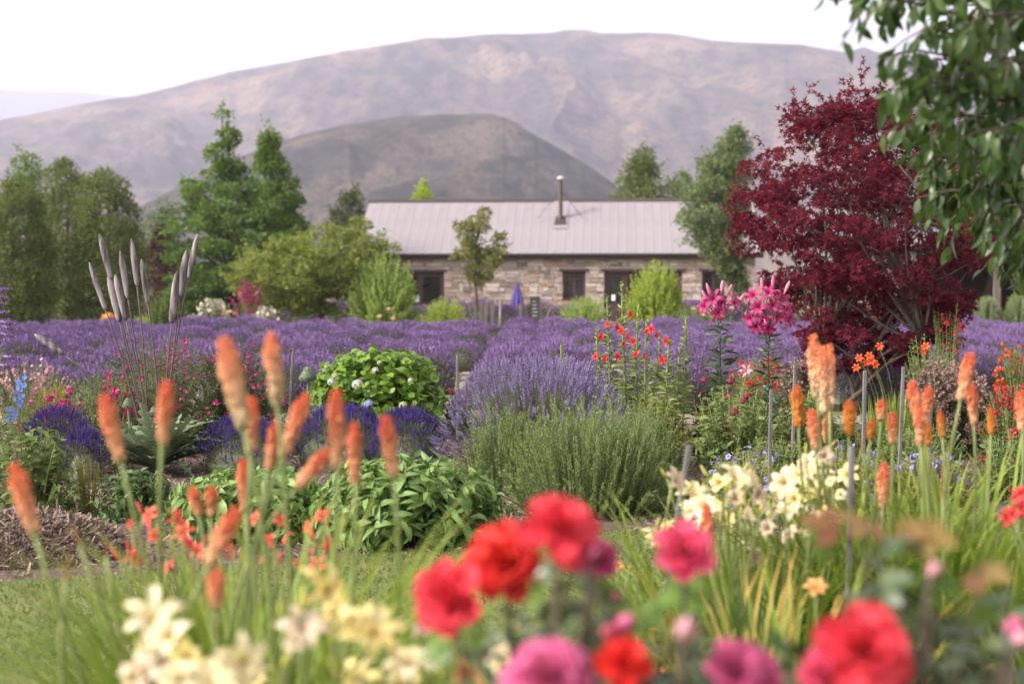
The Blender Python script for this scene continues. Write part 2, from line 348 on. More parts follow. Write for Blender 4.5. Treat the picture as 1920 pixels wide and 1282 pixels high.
# grass blades of the lawn
n = 56000; x = U(-5.5, 2.2, n); y = U(3.9, 9.6, n); ey = np.interp(x, E[:, 0], E[:, 1])
k = (y < ey + U(-.06, .05, n)); x, y = x[k], y[k]; n = len(x); q = rng.normal(size=(n, 3)) * .55; q[:, 2] = 1
tag(part('grass', inst(T([(-.004, 0, 0), (.004, 0, 0), (.002, 0, .6), (0, .25, 1)], [(0, 1, 2), (0, 2, 3)]) .mv(), orient_z(q, U(0, 6.28, n)) * np.array([1., .03, .035])[None, None, :],
     np.c_[x, y, np.full(n, .010)], U(.5, 1.25, n)), MT['grass'], None), 'short mown grass of the garden path', 'grass', kind='stuff')
# mulch flakes on the beds
n = 26000; x = U(-6, 5, n); y = U(6.5, 15, n); k = y > np.interp(x, E[:, 0], E[:, 1]) - U(-.02, .15, n); x, y = x[k], y[k]; n = len(x)
flake = T([(-.5, -.12, 0), (.5, -.08, .06), (.45, .12, 0), (-.48, .1, .04)], [(0, 1, 2, 3)])
tag(part('mulch', inst(flake, orient_z(rdir(n, 2.5), U(0, 6.3, n)), np.c_[x, y, U(.008, .03, n)], U(.015, .07, n)), MT['mulch'], None), 'brown bark and straw mulch strewn over the flower beds', 'mulch', kind='stuff')

# ---- mountains
def fbm(x, y, oct=5, seed=0):
    r = np.random.default_rng(seed); o = np.zeros_like(x); a = 1.; f = 1.
    for _ in range(oct):
        for _ in range(4):
            th = r.uniform(0, 6.28); ph = r.uniform(0, 6.28); fx = f * r.uniform(.7, 1.4); o += a * .35 * np.sin((x * math.cos(th) + y * math.sin(th)) * fx + ph)
        a *= .52; f *= 2.05
    return o
def mountain(name, sil, d0, d1, mat, rough, seed, nx=260, ny=90, back=.35):
    sil = np.array(sil, float); px = np.unique(np.r_[np.linspace(sil[0, 0], sil[-1, 0], 40), np.linspace(max(sil[0, 0], -40), min(sil[-1, 0], 1960), nx - 40)]); nx = len(px); py = np.interp(px, sil[:, 0], sil[:, 1])
    kx = np.ones(3) / 3; py = np.convolve(np.pad(py, 1, 'edge'), kx, 'valid') * .6 + py * .4 + fbm(px / 28., px * 0, 4, seed + 3) * 1.3
    top = (530 - py) / F * d1 + CAMH; s = np.r_[np.linspace(0, 1, ny - 12), 1 + np.linspace(.02, back, 12)]
    SX, SS = np.meshgrid(px, s, indexing='ij'); D = d0 + (d1 - d0) * SS
    X = (SX - 960) / F * D; Tp = top[:, None]
    Ta = ((530 - py) / F)[:, None]; g_ = np.sin(SS.clip(0, 1) * math.pi / 2) ** .95
    sc = (d1 - d0); nz = fbm(X / sc * 9, D / sc * 5, 6, seed); gul = .25 - np.abs(fbm(X / sc * 8 + .7 * nz, D / sc * 2.0 + .3 * nz, 6, seed + 5))
    env = np.sin(np.clip(SS, 0, 1) * math.pi) ** .7
    g_ = np.minimum(g_ + rough * (nz * .4 + gul) * env, .996 + .004 * SS.clip(0, 1))
    Z = np.where(SS <= 1, Ta * g_ * D + CAMH * SS.clip(0, 1), Tp * (1 - 1.6 * (SS - 1).clip(0) ** 1.5)) - 2 * (1 - SS.clip(0, 1))
    v = np.stack([X, D, Z], -1).reshape(-1, 3)
    i = np.arange(nx - 1)[:, None] * ny + np.arange(ny - 1)[None, :]; f = np.stack([i, i + ny, i + ny + 1, i + 1], -1).reshape(-1, 4)
    return tag(part(name, T(v, lv=f.ravel(), tot=np.full(len(f), 4)), mat, None, smooth=True), kind='structure')
def hillmat(name, lo, mid, hi, scrub, sc):
    m, n = new(name); a = noise(n, sc, 6, stretch=(1, .5, 1.3), rough=.6); b = noise(n, sc * 4.5, 8, stretch=(1, .45, 2.4), rough=.7); c = noise(n, sc * 22, 4, rough=.6)
    def ma(p, k, q):
        x = n.nodes.new('ShaderNodeMath'); x.operation = 'MULTIPLY_ADD'; n.links.new(p, x.inputs[0]); x.inputs[1].default_value = k
        if hasattr(q, 'is_linked'): n.links.new(q, x.inputs[2])
        else: x.inputs[2].default_value = q
        return x.outputs[0]
    f = ma(a, .34, ma(b, .38, ma(c, .28, 0.)))
    col = ramp(n, f, [(.44, lo), (.5, mid), (.56, hi)]); sp_ = ramp(n, ma(c, .6, ma(b, .4, 0.)), [(.54, (0, 0, 0)), (.58, (1, 1, 1))])
    p = n.nodes.new('ShaderNodeBsdfPrincipled'); p.inputs['Roughness'].default_value = 1; p.inputs['Specular IOR Level'].default_value = 0
    mx = n.nodes.new('ShaderNodeMath'); mx.operation = 'MULTIPLY'; n.links.new(sp_, mx.inputs[0]); mx.inputs[1].default_value = .75
    n.links.new(mixc(n, col, scrub, mx.outputs[0]), p.inputs['Base Color'])
    bp = n.nodes.new('ShaderNodeBump'); bp.inputs['Strength'].default_value = 1; bp.inputs['Distance'].default_value = .06 / sc; n.links.new(b, bp.inputs['Height']); n.links.new(bp.outputs[0], p.inputs['Normal'])
    o = n.nodes.new('ShaderNodeOutputMaterial'); n.links.new(p.outputs[0], o.inputs[0]); return m
mountain('far_range', [(-900, 150), (-400, 165), (0, 172), (90, 174), (160, 177), (250, 186), (400, 215), (700, 290), (1200, 400)], 6500, 8200, hillmat('far_slopes', (.10, .095, .08), (.15, .13, .1), (.2, .17, .13), (.08, .08, .07), .002), .05, 4, 120, 40)
mountain('mountain', [(-900, 420), (-300, 290), (0, 229), (60, 219), (150, 198), (250, 184), (330, 166), (430, 141), (520, 123), (600, 109), (700, 91), (800, 76), (850, 75), (900, 71), (1000, 69), (1040, 66), (1060, 62), (1095, 61), (1130, 67), (1200, 66), (1255, 69), (1285, 72), (1340, 80), (1400, 84), (1500, 89), (1560, 98), (1585, 102), (1600, 96), (1615, 90), (1630, 99), (1645, 103), (1700, 106), (1760, 126), (1900, 165), (2300, 280), (2800, 420)],
         1500, 3100, hillmat('tussock_slopes', (.045, .044, .04), (.13, .10, .078), (.31, .215, .145), (.03, .032, .026), .005), .2, 2, 340, 110)
mountain('hill', [(150, 460), (240, 402), (330, 352), (400, 318), (480, 285), (560, 256), (640, 240), (740, 223), (800, 218), (840, 216), (920, 216), (960, 228), (1000, 254), (1060, 286), (1110, 316), (1150, 346), (1210, 400), (1300, 470)],
         700, 1250, hillmat('scrub_slopes', (.034, .036, .032), (.07, .063, .053), (.16, .122, .095), (.016, .02, .017), .013), .2, 9, 220, 90)
hz_m, n_ = new('haze_air'); pv = n_.nodes.new('ShaderNodeVolumePrincipled'); pv.inputs['Color'].default_value = (.78, .775, 1, 1); pv.inputs['Density'].default_value = .00022; pv.inputs['Anisotropy'].default_value = .2
n_.links.new(pv.outputs[0], n_.nodes.new('ShaderNodeOutputMaterial').inputs['Volume'])
tag(part('haze', box(-9000, 9000, -60, 10500, -3, 1250), hz_m, None), 'pale summer haze in front of the mountains', 'haze', kind='stuff')

# ================================================================ the stone house
HD = 59.0; hyaw = math.radians(-4)
hx0, hx1 = -6.3, 10.0; hc = (hx0 + hx1) / 2
house = thing('stone_house', (hc, HD, 0), 'long low stone house with a pale lilac-grey metal roof beneath the mountain', 'house', rz=hyaw)
L0, L1 = hx0 - hc, hx1 - hc; HT = 2.78; RD = 7.0; RT = 5.2; cosy = math.cos(hyaw)
def hl(px): return ((px - 960) * HD / F - hc) / (cosy - (px - 960) / F * math.sin(hyaw))       # wall coordinate of a column
def part_h(name, tp, mat, parent=house, **k): return part(name, tp, mat, parent, local=True, **k)
ORG[house.name] = np.zeros(3)
opens = [(hl(742), hl(833), 0, 2.05), (hl(1055), hl(1098), .92, 2.07), (hl(1133), hl(1279), 0, 2.07), (hl(1316), hl(1359), .92, 2.07)]
# wall core round the openings, then back and gables
xs = sorted({L0, L1, *[o[0] for o in opens], *[o[1] for o in opens]}); core = []
for a, b in zip(xs[:-1], xs[1:]):
    o = [q for q in opens if q[0] <= a + 1e-6 and q[1] >= b - 1e-6]
    if o:
        core.append(box(a, b, 0, .4, o[0][3], HT))
        if o[0][2] > 0: core.append(box(a, b, 0, .4, 0, o[0][2]))
    else: core.append(box(a, b, 0, .4, 0, HT))
core += [box(L0, L0 + .4, .41, RD - .41, 0, HT), box(L1 - .4, L1, .41, RD - .41, 0, HT), box(L0, L1, RD - .4, RD, 0, HT)]
for x0 in (L0 + .02, L1 - .38):
    core.append(T([(x0, .05, HT), (x0, RD - .05, HT), (x0, RD / 2, RT - .1), (x0 + .36, .05, HT), (x0 + .36, RD - .05, HT), (x0 + .36, RD / 2, RT - .1)], [(0, 1, 2), (3, 5, 4), (0, 3, 4, 1), (1, 4, 5, 2), (2, 5, 3, 0)]))
wall = part_h('wall', join(core), MT['mortar'])
st = []; z = .02
while z < HT - .05:
    h = min(random.choice([.05, .06, .08, .09, .11, .13, .16]), HT - z); x = L0 + .01
    while x < L1 - .05:
        ln = min(random.choice([.12, .18, .24, .3, .4, .55]) * U(.8, 1.2), L1 - .01 - x); x2 = x + ln; hit = None
        for a, b, q0, q1 in opens:
            if x2 > a - .01 and x < b + .01 and z + h > q0 - .02 and z < q1 + .10: hit = (a, b)
        if hit:
            if hit[0] - .02 - x > .08: st.append((x, hit[0] - .02, z, z + h))
            x = hit[1] + .02; continue
        if random.random() < .25 and h > .15: m = z + h * U(.4, .6); st += [(x, x2, z, m), (x, x2, m + .018, z + h)]
        else: st.append((x, x2, z, z + h))
        x = x2 + U(.02, .05)
    z += h + U(.02, .04)
stones = []
for a, b, c, e in st:
    t_ = box(a, b, -U(.025, .07), .03, c, e); j = min(b - a, e - c) * .16
    t_.v[:, 0] += U(-j, j, 8); t_.v[:, 2] += U(-j, j, 8); t_.v[:4][t_.v[:4, 1] < 0] += 0; stones.append((( b - a) * (e - c) * (2 if c > .75 else .6), t_))
stones.sort(key=lambda s: -s[0])
for a_, t_ in stones[:300]: put('stone', build('stone', t_, MT['stone']), wall, (0, 0, 0), np.eye(3)) if False else part('stone', t_, MT['stone'], wall, local=True)
part('stones', join([t_ for _, t_ in stones[300:]]), MT['stone'], wall, 'stuff', local=True)
# roof: ribbed sheets on both slopes, ridge cap, fascia, gutter
roof = part_h('roof', join([T([(L0 - .25, -.32, HT + .0), (L1 + .25, -.32, HT), (L1 + .25, RD / 2, RT - .06), (L0 - .25, RD / 2, RT - .06)], [(0, 1, 2, 3)]),
                            T([(L0 - .25, RD + .32, HT), (L1 + .25, RD + .32, HT), (L1 + .25, RD / 2, RT - .06), (L0 - .25, RD / 2, RT - .06)], [(0, 1, 2, 3)])]), MT['dark_metal'])
sw = (L1 - L0 + .6) / 23; pr = [0, .02]
rib = [(0, 0), (.30, 0), (.36, .006), (.44, .006), (.5, 0), (.80, 0), (.86, .006), (.94, .006), (1, 0)]
def roofsheet(y0, y1):
    v = []
    for r in (0, 1):
        for u, h in rib: v.append((u * (sw - .002), y0 + (y1 - y0) * r, (HT + .03 + (RT - HT) * r) + h))
    m = len(rib); return T(v, [(i, i + 1, m + i + 1, m + i) for i in range(m - 1)])
mA, mB = build('roof_sheet', roofsheet(-.36, RD / 2), MT['roofing']), build('roof_sheet', roofsheet(RD + .36, RD / 2), MT['roofing'])
for me_ in (mA, mB):
    for i in range(23): put('roof_sheet', me_, roof, (L0 - .3 + i * sw, 0, U(0, .004)), np.eye(3))
part('ridge_cap', T([(L0 - .3, RD / 2 - .22, RT - .10), (L1 + .3, RD / 2 - .22, RT - .10), (L0 - .3, RD / 2, RT + .07), (L1 + .3, RD / 2, RT + .07), (L0 - .3, RD / 2 + .22, RT - .1), (L1 + .3, RD / 2 + .22, RT - .1)], [(0, 1, 3, 2), (2, 3, 5, 4)]), MT['flue'], roof, local=True)
part('fascia', box(L0 - .28, L1 + .28, -.34, -.30, HT - .17, HT - .01), MT['dark_metal'], roof, local=True)
part('gutter', tube([(L0 - .3, -.40, HT - .03), (L1 + .3, -.40, HT - .03)], .06, 8), MT['dark_metal'], roof, local=True)
for x0 in (L0 - .30, L1 + .27): part('barge_board', T([(x0, -.36, HT - .16), (x0, -.36, HT + .05), (x0, RD / 2, RT + .05), (x0, RD / 2, RT - .16), (x0 + .03, -.36, HT - .16), (x0 + .03, -.36, HT + .05), (x0 + .03, RD / 2, RT + .05), (x0 + .03, RD / 2, RT - .16)], [(0, 1, 2, 3), (7, 6, 5, 4), (0, 4, 5, 1), (1, 5, 6, 2), (3, 2, 6, 7)]), MT['dark_metal'], roof, local=True)
# flue
fx = hl(1043) + .1; fy = 2.05; fz = HT + (RT - HT) * (fy + .36) / (RD / 2 + .36)
flue = part_h('flue_pipe', lathe([(.13, fz - .1), (.13, fz + .1), (.092, fz + .14), (.092, 6.02)], 14).mv((fx, fy, 0)), MT['flue'], smooth=True)
part('flue_cap', lathe([(.12, 6.0), (.15, 6.03), (.15, 6.10), (.05, 6.15)], 14).mv((fx, fy, 0)), MT['flue_cap'], flue, local=True)
sl = (RT - HT) / (RD / 2 + .36)
part('flashing', T([(fx - .33, fy - .75, fz - .75 * sl + .07), (fx + .33, fy - .75, fz - .75 * sl + .07), (fx + .33, fy + 1.3, fz + 1.3 * sl + .05), (fx - .33, fy + 1.3, fz + 1.3 * sl + .05)], [(0, 1, 2, 3)]), MT['roofing'], flue, local=True)
part('flue_collar', T([(fx - .27, fy - .5, fz - .5 * sl + .09), (fx + .27, fy - .5, fz - .5 * sl + .09), (fx + .2, fy + .1, fz + .1 * sl + .09), (fx - .2, fy + .1, fz + .1 * sl + .09)], [(0, 1, 2, 3)]), MT['flue'], flue, local=True)
for s in (-1, 1): part('stay_wire', tube([(fx, fy, 5.6), (fx + s * .95, fy - .2, fz + .05)], .012, 4), MT['flue'], flue, local=True)
# joinery
def lintel(a, b, z): part_h('lintel', box(a - .14, b + .14, -.09, .2, z, z + .10), MT['joinery'])
def leafdoor(a, b, zt, panes):
    d = part_h('door', join([box(a, a + .11, .10, .16, .02, zt), box(b - .11, b, .10, .16, .02, zt), box(a + .11, b - .11, .10, .16, .02, .78), box(a + .11, b - .11, .10, .16, zt - .14, zt)]), MT['joinery'])
    part('pane', box(a + .11, b - .11, .125, .14, .78, zt - .14), MT['glass'], d, local=True)
    part('handle', box(b - .08, b - .04, .05, .10, .95, 1.08), MT['flue_cap'], d, local=True); return d
for a, b, q0, q1 in opens:
    lintel(a, b, q1); part_h('interior', box(a - .02, b + .02, .42, .46, 0, q1 + .1), MT['dark_metal'])
    fr = part_h('door_frame' if q0 == 0 else 'window_frame', join([box(a, a + .06, .06, .3, q0, q1), box(b - .06, b, .06, .3, q0, q1), box(a + .06, b - .06, .06, .3, q1 - .06, q1)] + ([box(a - .05, b + .05, -.08, .3, q0 - .06, q0)] if q0 else [])), MT['joinery'])
    a, b, q1 = a + .065, b - .065, q1 - .065
    if q0 == 0:
        k = 2 if b - a < 2.2 else 4
        for i in range(k): leafdoor(a + (b - a) * i / k + .005, a + (b - a) * (i + 1) / k - .005, q1, 1)
    else:
        m = (a + b) / 2
        for u0, u1 in ((a, m - .005), (m + .005, b)):
            s_ = part_h('window', join([box(u0, u0 + .05, .1, .15, q0, q1), box(u1 - .05, u1, .1, .15, q0, q1), box(u0 + .05, u1 - .05, .1, .15, q0, q0 + .06), box(u0 + .05, u1 - .05, .1, .15, q1 - .05, q1)]), MT['joinery'])
            part('pane', box(u0 + .05, u1 - .05, .12, .13, q0 + .06, q1 - .05), MT['glass'], s_, local=True)
xn = hl(779); part_h('notice', box(xn - .13, xn + .14, .08, .088, .80, 1.06), MT['paper'])
xn = hl(1150); part_h('notice', box(xn - .07, xn + .07, .08, .088, .86, 1.10), MT['paper'])

# ================================================================ plants: builders
def limb(p0, p1, r0, r1, n=5, bow=.12, sides=5):
    p0, p1 = np.asarray(p0, float), np.asarray(p1, float); s = np.linspace(0, 1, n)[:, None]; L = np.linalg.norm(p1 - p0)
    pts = p0 + (p1 - p0) * s; off = rng.normal(size=3) * bow * L * .5; off[2] = abs(off[2]) * .6; pts = pts + np.sin(s * math.pi) * off
    return tube(pts, np.linspace(r0, r1, n), sides, False)
def tree(name, label, d, tpx, rows, ncl, crad, per, leafs, lsize, mat, group=None, trunk_r=.1, fork=.3, depth=1., flat=.8, droop=.2, cat='tree', surf=.45, kind='leaf', bark='bark', stems=1, nlimb=14, spray=120):
    """rows: (pixel y, left x, right x) of the crown's outline; the crown is round in plan, so it has that width in depth too."""
    rows = np.array(rows, float); b = B(tpx, d); root = thing(name, b, label, cat, group)
    ry = rows[:, 0]; wd = rows[:, 2] - rows[:, 1]; g = np.linspace(ry[0], ry[-1], 200); wt = np.interp(g, ry, wd); cdf = np.cumsum(wt); cdf /= cdf[-1]
    py = np.interp(rng.random(ncl), cdf, g); xl, xr = np.interp(py, ry, rows[:, 1]), np.interp(py, ry, rows[:, 2])
    cr = U(crad[0], crad[1], ncl); hw = M((xr - xl) / 2, d); rho = rng.random(ncl) ** surf; ph = U(0, 2 * math.pi, ncl)
    rr = np.maximum(hw - cr * .75, hw * .15) * rho
    C = np.array([W(a, q, d) for a, q in zip((xl + xr) / 2, py)]); C[:, 0] += rr * np.cos(ph); C[:, 1] += rr * np.sin(ph) * depth
    zc = (C[:, 2].max() + C[:, 2].min()) / 2; axis = np.c_[np.interp(C[:, 2], np.sort(C[:, 2]), C[np.argsort(C[:, 2]), 0]), C[:, 1]]
    cid = np.repeat(np.arange(ncl), (per * (cr / cr.mean()) ** 2).astype(int).clip(4)); n = len(cid)
    u = rdir(n, .25); rad = U(.35, 1., n) ** .6
    P = C[cid] + u * (cr[cid] * rad)[:, None] * np.array([1, 1, flat]); P[:, 2] = np.maximum(P[:, 2], .05)
    cen = np.array([np.median(C[:, 0]), d, zc]); outw = unit(P - cen)
    D = unit(u * .6 + outw * .5 + rng.normal(size=(n, 3)) * .45 + np.array([0, 0, -droop])); Nn = unit(outw + rng.normal(size=(n, 3)) * .7 + np.array([0, 0, .6]))
    ke = np.where(rho > .72)[0]
    if len(ke) and spray:
        kk = rng.choice(ke, spray); dr = unit(unit(C[kk] - cen) + np.array([0, 0, .55]) + rng.normal(size=(spray, 3)) * .35); m_ = 9; f_ = np.tile(np.linspace(.5, 1, m_), spray)
        Ls = np.repeat(cr[kk] * U(1.1, 2.0, spray), m_); Ps = np.repeat(C[kk], m_, 0) + np.repeat(dr, m_, 0) * (Ls * f_)[:, None] + rng.normal(size=(m_ * spray, 3)) * lsize * .3; Ds = unit(np.repeat(dr, m_, 0) * .6 + rng.normal(size=Ps.shape) * .7)
        P = np.r_[P, Ps]; D = np.r_[D, Ds]; Nn = np.r_[Nn, rdir(len(Ps), .8)]; n = len(P)
    crown = part('crown', instv(leafs, orient(D, Nn), P, lsize * U(.7, 1.3, n)), mat, root, 'stuff')
    ztop = C[:, 2].max(); tk = []
    zlow = max(C[:, 2].min(), .1); zf = max(zlow * .9, .25) if fork is None else fork * ztop
    topx = C[np.argmax(C[:, 2])]; order = rng.permutation(ncl)[:nlimb]
    for s in range(stems):
        bb = b + np.array([U(-1, 1) * .12, U(-1, 1) * .12, 0]) * (s > 0) * 2
        ctr = np.array([cen[0], d, ztop * .85]) if stems == 1 else C[rng.integers(ncl)] * [1, 1, .9]
        s_ = np.linspace(0, 1, 7)[:, None]; pts = bb + (ctr - bb) * s_; pts[:, 0] = bb[0] + (ctr[0] - bb[0]) * s_[:, 0] ** 1.7
        pts[1:-1, :2] += rng.normal(size=(5, 2)) * trunk_r * .5; tk.append(tube(pts, trunk_r / math.sqrt(stems) * np.linspace(1.15, .18, 7), 8))
        for k in order[s::stems]:
            zz = np.clip(C[k, 2] - U(.3, .9) * np.linalg.norm(C[k, :2] - cen[:2]), zf, ctr[2] * .97); q = np.array([np.interp(zz, pts[:, 2], pts[:, j]) for j in range(3)])
            tk.append(limb(q, C[k], trunk_r * .38, trunk_r * .08))
    part('trunk', join(tk), MT[bark], root, smooth=True); return root
LO = [leaf_lo(1, .5, .1), leaf_lo(1, .42, .3), leaf_lo(1, .6, .0)]
NARROW = [leaf_lo(1, .22, .2), leaf_lo(1, .18, .05), leaf_lo(1, .26, .4)]
def dome(n, rx, ry, h, edge=.55, jit=.12):
    r = np.sqrt(rng.random(n)); a = U(0, 2 * math.pi, n); z = h * ((1 - r ** 2) ** .5 * (1 - edge) + edge * (1 - r ** 6)) * U(1 - jit, 1 + jit * .6, n)
    return np.c_[rx * r * np.cos(a), ry * r * np.sin(a), z], r, a
def shoots(base, tips, leafs, per, lsize, s0=.1, ang=.9, curve=.25, taper=.5, stem_r=.004, root_spread=.35, stem_mat=0, leaf_up=.2):
    """Leafy shoots from the ground to each tip. Returns stems, leaf transforms and tip directions."""
    K = len(tips); tips = tips + base; root = base + (tips - base) * np.array([root_spread, root_spread, 0]); root[:, 2] = base[2]
    ctrl = root * .45 + tips * .55; ctrl[:, :2] = ctrl[:, :2] * (1 - curve) + root[:, :2] * curve; ctrl[:, 2] += .08 * (tips[:, 2] - base[2])
    f = lambda s: ((1 - s) ** 2)[..., None] * root[:, None] + (2 * s * (1 - s))[..., None] * ctrl[:, None] + (s ** 2)[..., None] * tips[:, None]
    g = lambda s: unit((2 * (1 - s))[..., None] * (ctrl - root)[:, None] + (2 * s)[..., None] * (tips - ctrl)[:, None])
    s = s0 + (1 - s0) * (np.arange(per)[None, :] + rng.random((K, per))) / per; P = f(s).reshape(-1, 3); Dt = g(s).reshape(-1, 3)
    side = unit(rng.normal(size=P.shape) - 0); side = unit(side - (side * Dt).sum(1, keepdims=True) * Dt)
    D = unit(Dt * math.cos(ang) + side * math.sin(ang) + np.array([0, 0, leaf_up - .2])); Nn = unit(Dt + np.array([0, -.25, .5]) + rng.normal(size=P.shape) * .75)
    S = lsize * U(.65, 1.2, len(P)) * (1 - taper * s.ravel() ** 2)
    sp = f(np.linspace(0, 1, 5)[None, :].repeat(K, 0)); sides = 3; ringv = []
    tg = g(np.linspace(0, 1, 5)[None, :].repeat(K, 0)); h = np.array([.3, .9, .1]); x = unit(np.cross(tg, h)); y = np.cross(tg, x); rr = stem_r * np.linspace(1.1, .5, 5)
    a = np.arange(3) * 2.0944; v = sp[:, :, None, :] + rr[None, :, None, None] * (np.cos(a)[None, None, :, None] * x[:, :, None, :] + np.sin(a)[None, None, :, None] * y[:, :, None, :])
    fb = np.array([(i * 3 + j, i * 3 + (j + 1) % 3, (i + 1) * 3 + (j + 1) % 3, (i + 1) * 3 + j) for i in range(4) for j in range(3)])
    fc = (fb[None] + (np.arange(K) * 15)[:, None, None]).reshape(-1, 4); st = T(v.reshape(-1, 3), lv=fc.ravel(), tot=np.full(len(fc), 4), t=np.tile(np.repeat(np.linspace(0, 1, 5), 3), K))
    return st, (orient(D, Nn), P, S), f, g
def bush(name, label, px, d, wpx, hpx, nsh, per, leafs, lsize, mat, cat='shrub', group=None, depth=1., edge=.55, ang=.9, stem='stem', stem_r=.004, taper=.5, s0=.1, curve=.25, root_spread=.35, base=None, jit=.14, parts=0, leafname='leaf', flowers=None, leaf_up=.2):
    """A leafy bush; flowers = (template list, material, share of shoots, size, name, count per tip)."""
    b = B(px, d) if base is None else np.asarray(base); root = thing(name, b, label, cat, group); rx = M(wpx / 2, d)
    tips, r, a = dome(nsh, rx, rx * depth, M(hpx, d), edge, jit); st, (R, P, S), f, g = shoots(b, tips, leafs, per, lsize, s0, ang, curve, taper, stem_r, root_spread, leaf_up=leaf_up)
    part('stems', st, MT[stem], root, 'stuff')
    if parts: leaves(root, leafname, leafs, MT[mat], R, P, S, parts)
    else: part('foliage', instv(leafs, R, P, S), MT[mat], root, 'stuff', True)
    if flowers:
        for (ft, fm, share, size, nm, kind) in flowers:
            k = rng.permutation(nsh)[:max(1, int(share * nsh))]; tp = tips[k] + b
            if kind == 'tip': pos = tp; D = unit(g(np.full((nsh, 1), 1.))[k, 0] + rng.normal(size=tp.shape) * .15)
            else:       # a spike of flowers down the top of the shoot
                m = kind; s = U(.62, 1.03, (nsh, m)); pos = f(s)[k].reshape(-1, 3); Dt = g(s)[k].reshape(-1, 3); D = unit(Dt * .25 + rng.normal(size=pos.shape) * .8); pos = pos + D * size * .4
            part(nm, instv(ft, orient_z(D, U(0, 6.3, len(pos))), pos, size * U(.75, 1.2, len(pos))), MT[fm], root, 'stuff', True)
    return root
# flower templates
def rose(layers=((2, .1, .6, .15), (4, .2, .66, .28), (5, .34, .66, .38), (6, .5, .62, .5), (7, .68, .54, .6), (7, .86, .4, .7), (7, 1.0, .2, .75)), hw=.36):
    L = []
    for i, (k, r, z, w_) in enumerate(layers):
        prof = [(r * .12, 0, hw * .3), (r * .55, z * .35, hw * w_ + .05), (r * .88, z * .8, hw * w_ + .12), (r * 1.02 + .03 * i, z * 1.0, hw * w_ + .08), (r * 1.04 + .025 * i, z * (.96 - .02 * i), hw * w_ * .8)]
        L.append(whorl(ring(k, i * 1.1), prof, .85, jit=.08, cols=5))
    return join(L).mv(sc=.5)
def trumpet(n=6, open=1., back=.25, wide=.26, jit=.08, cup=.35):
    o = whorl(ring(n // 2), [(.05, 0, .05), (.16, .28, wide * .6), (.5 * open, .52, wide), (.85 * open, .5, wide * .85), (1.05 * open, .5 - back, .03)], cup, jit=jit)
    i = whorl(ring(n // 2, math.pi / 3), [(.05, 0, .05), (.17, .30, wide * .5), (.5 * open, .56, wide * .8), (.86 * open, .56, wide * .7), (1.05 * open, .55 - back, .03)], cup, jit=jit)
    st = join([tube([(0, 0, .1), (.1 * math.cos(a), .1 * math.sin(a), .5), (.28 * math.cos(a), .28 * math.sin(a), .8)], .012, 3) for a in ring(5, .3)])
    return join([o, i, st])
def daisy(n=5, wide=.38): return whorl(ring(n), [(.06, 0, .06), (.5, .16, wide), (.95, .2, wide * .8), (1.05, .12, .1)], .3, jit=.12)
def budt(): return lathe([(.05, 0), (.22, .25), (.26, .55), (.16, .85), (.02, 1.05)], 7)
def floret_ball(n=60, r=1., fs=.3):
    D = rdir(n, .9); one = whorl(ring(4, .4), [(.02, 0, .1), (.5, .05, .42), (.85, .02, .22)], .1); return inst(one, orient_z(D, U(0, 6, n)), D * r * np.array([1, 1, .75]), fs * U(.8, 1.2, n))
def pokerspike(n=150, R=.115, seed=0):
    s = (np.arange(n) + .5) / n; az = np.arange(n) * 2.39996; beta = np.interp(s, [0, .15, .6, .85, 1], [-1.25, -1.15, -.75, -.1, 1.2]); ln = np.interp(s, [0, .1, .7, .92, 1], [.15, .17, .14, .09, .05]) * U(.65, 1.3, n)
    rr = R * np.interp(s, [0, .25, .8, 1], [.35, .45, .55, .25]); D = np.c_[np.cos(az) * np.cos(beta), np.sin(az) * np.cos(beta), np.sin(beta)]
    P = np.c_[rr * np.cos(az), rr * np.sin(az), .05 + s * .92]
    fl = tube([(0, 0, 0), (0, 0, .5), (0, 0, 1)], [.13, .2, .15], 5); x = inst(fl, orient_z(D), P, ln); x.t = np.repeat(s, len(fl.v)); 
    core = lathe([(R * .3, 0), (R * .5, .3), (R * .5, .8), (.01, 1.0)], 8); core.t = core.v[:, 2].clip(0, 1); return join([x, core])
def spentspike(): 
    x = pokerspike(90, .06); x.v[:, :2] *= .6; return x
def lavspike(lo=True):
    if lo: return T([(.0, 0, 0), (.5, 0, .35), (-.25, .43, .3), (-.25, -.43, .4), (0, 0, 1)], [(0, 2, 1), (0, 3, 2), (0, 1, 3), (1, 2, 4), (2, 3, 4), (3, 1, 4)])
    L = []
    for i in range(7):
        z = [0, .3, .44, .58, .7, .82, .92][i]; r = [.32, .42, .5, .5, .46, .36, .22][i]
        L += [leaf_lo(.9, .75, .1).mv((0, 0, z), orient(np.array([[math.cos(a) * r * 2, math.sin(a) * r * 2, .18]]), np.array([[0, 0, 1.]]))[0] * np.array([[r * 1.6], [r * 1.6], [.8]])) for a in ring(4, i * .8)]
    return join(L)
def stalk(root_o, p0, p1, dirv, r0=.006, r1=.0035, mat='stem', name='flower_stalk', n=9):
    p0, p1, dv = np.asarray(p0, float), np.asarray(p1, float), unit(np.asarray(dirv, float)); L = np.linalg.norm(p1 - p0); c = p1 - dv * L * .5
    s = np.linspace(0, 1, n)[:, None]; pts = (1 - s) ** 2 * p0 + 2 * s * (1 - s) * c + s ** 2 * p1
    return part(name, tube(pts, np.linspace(r0, r1, n), 6), MT[mat], root_o, smooth=True)
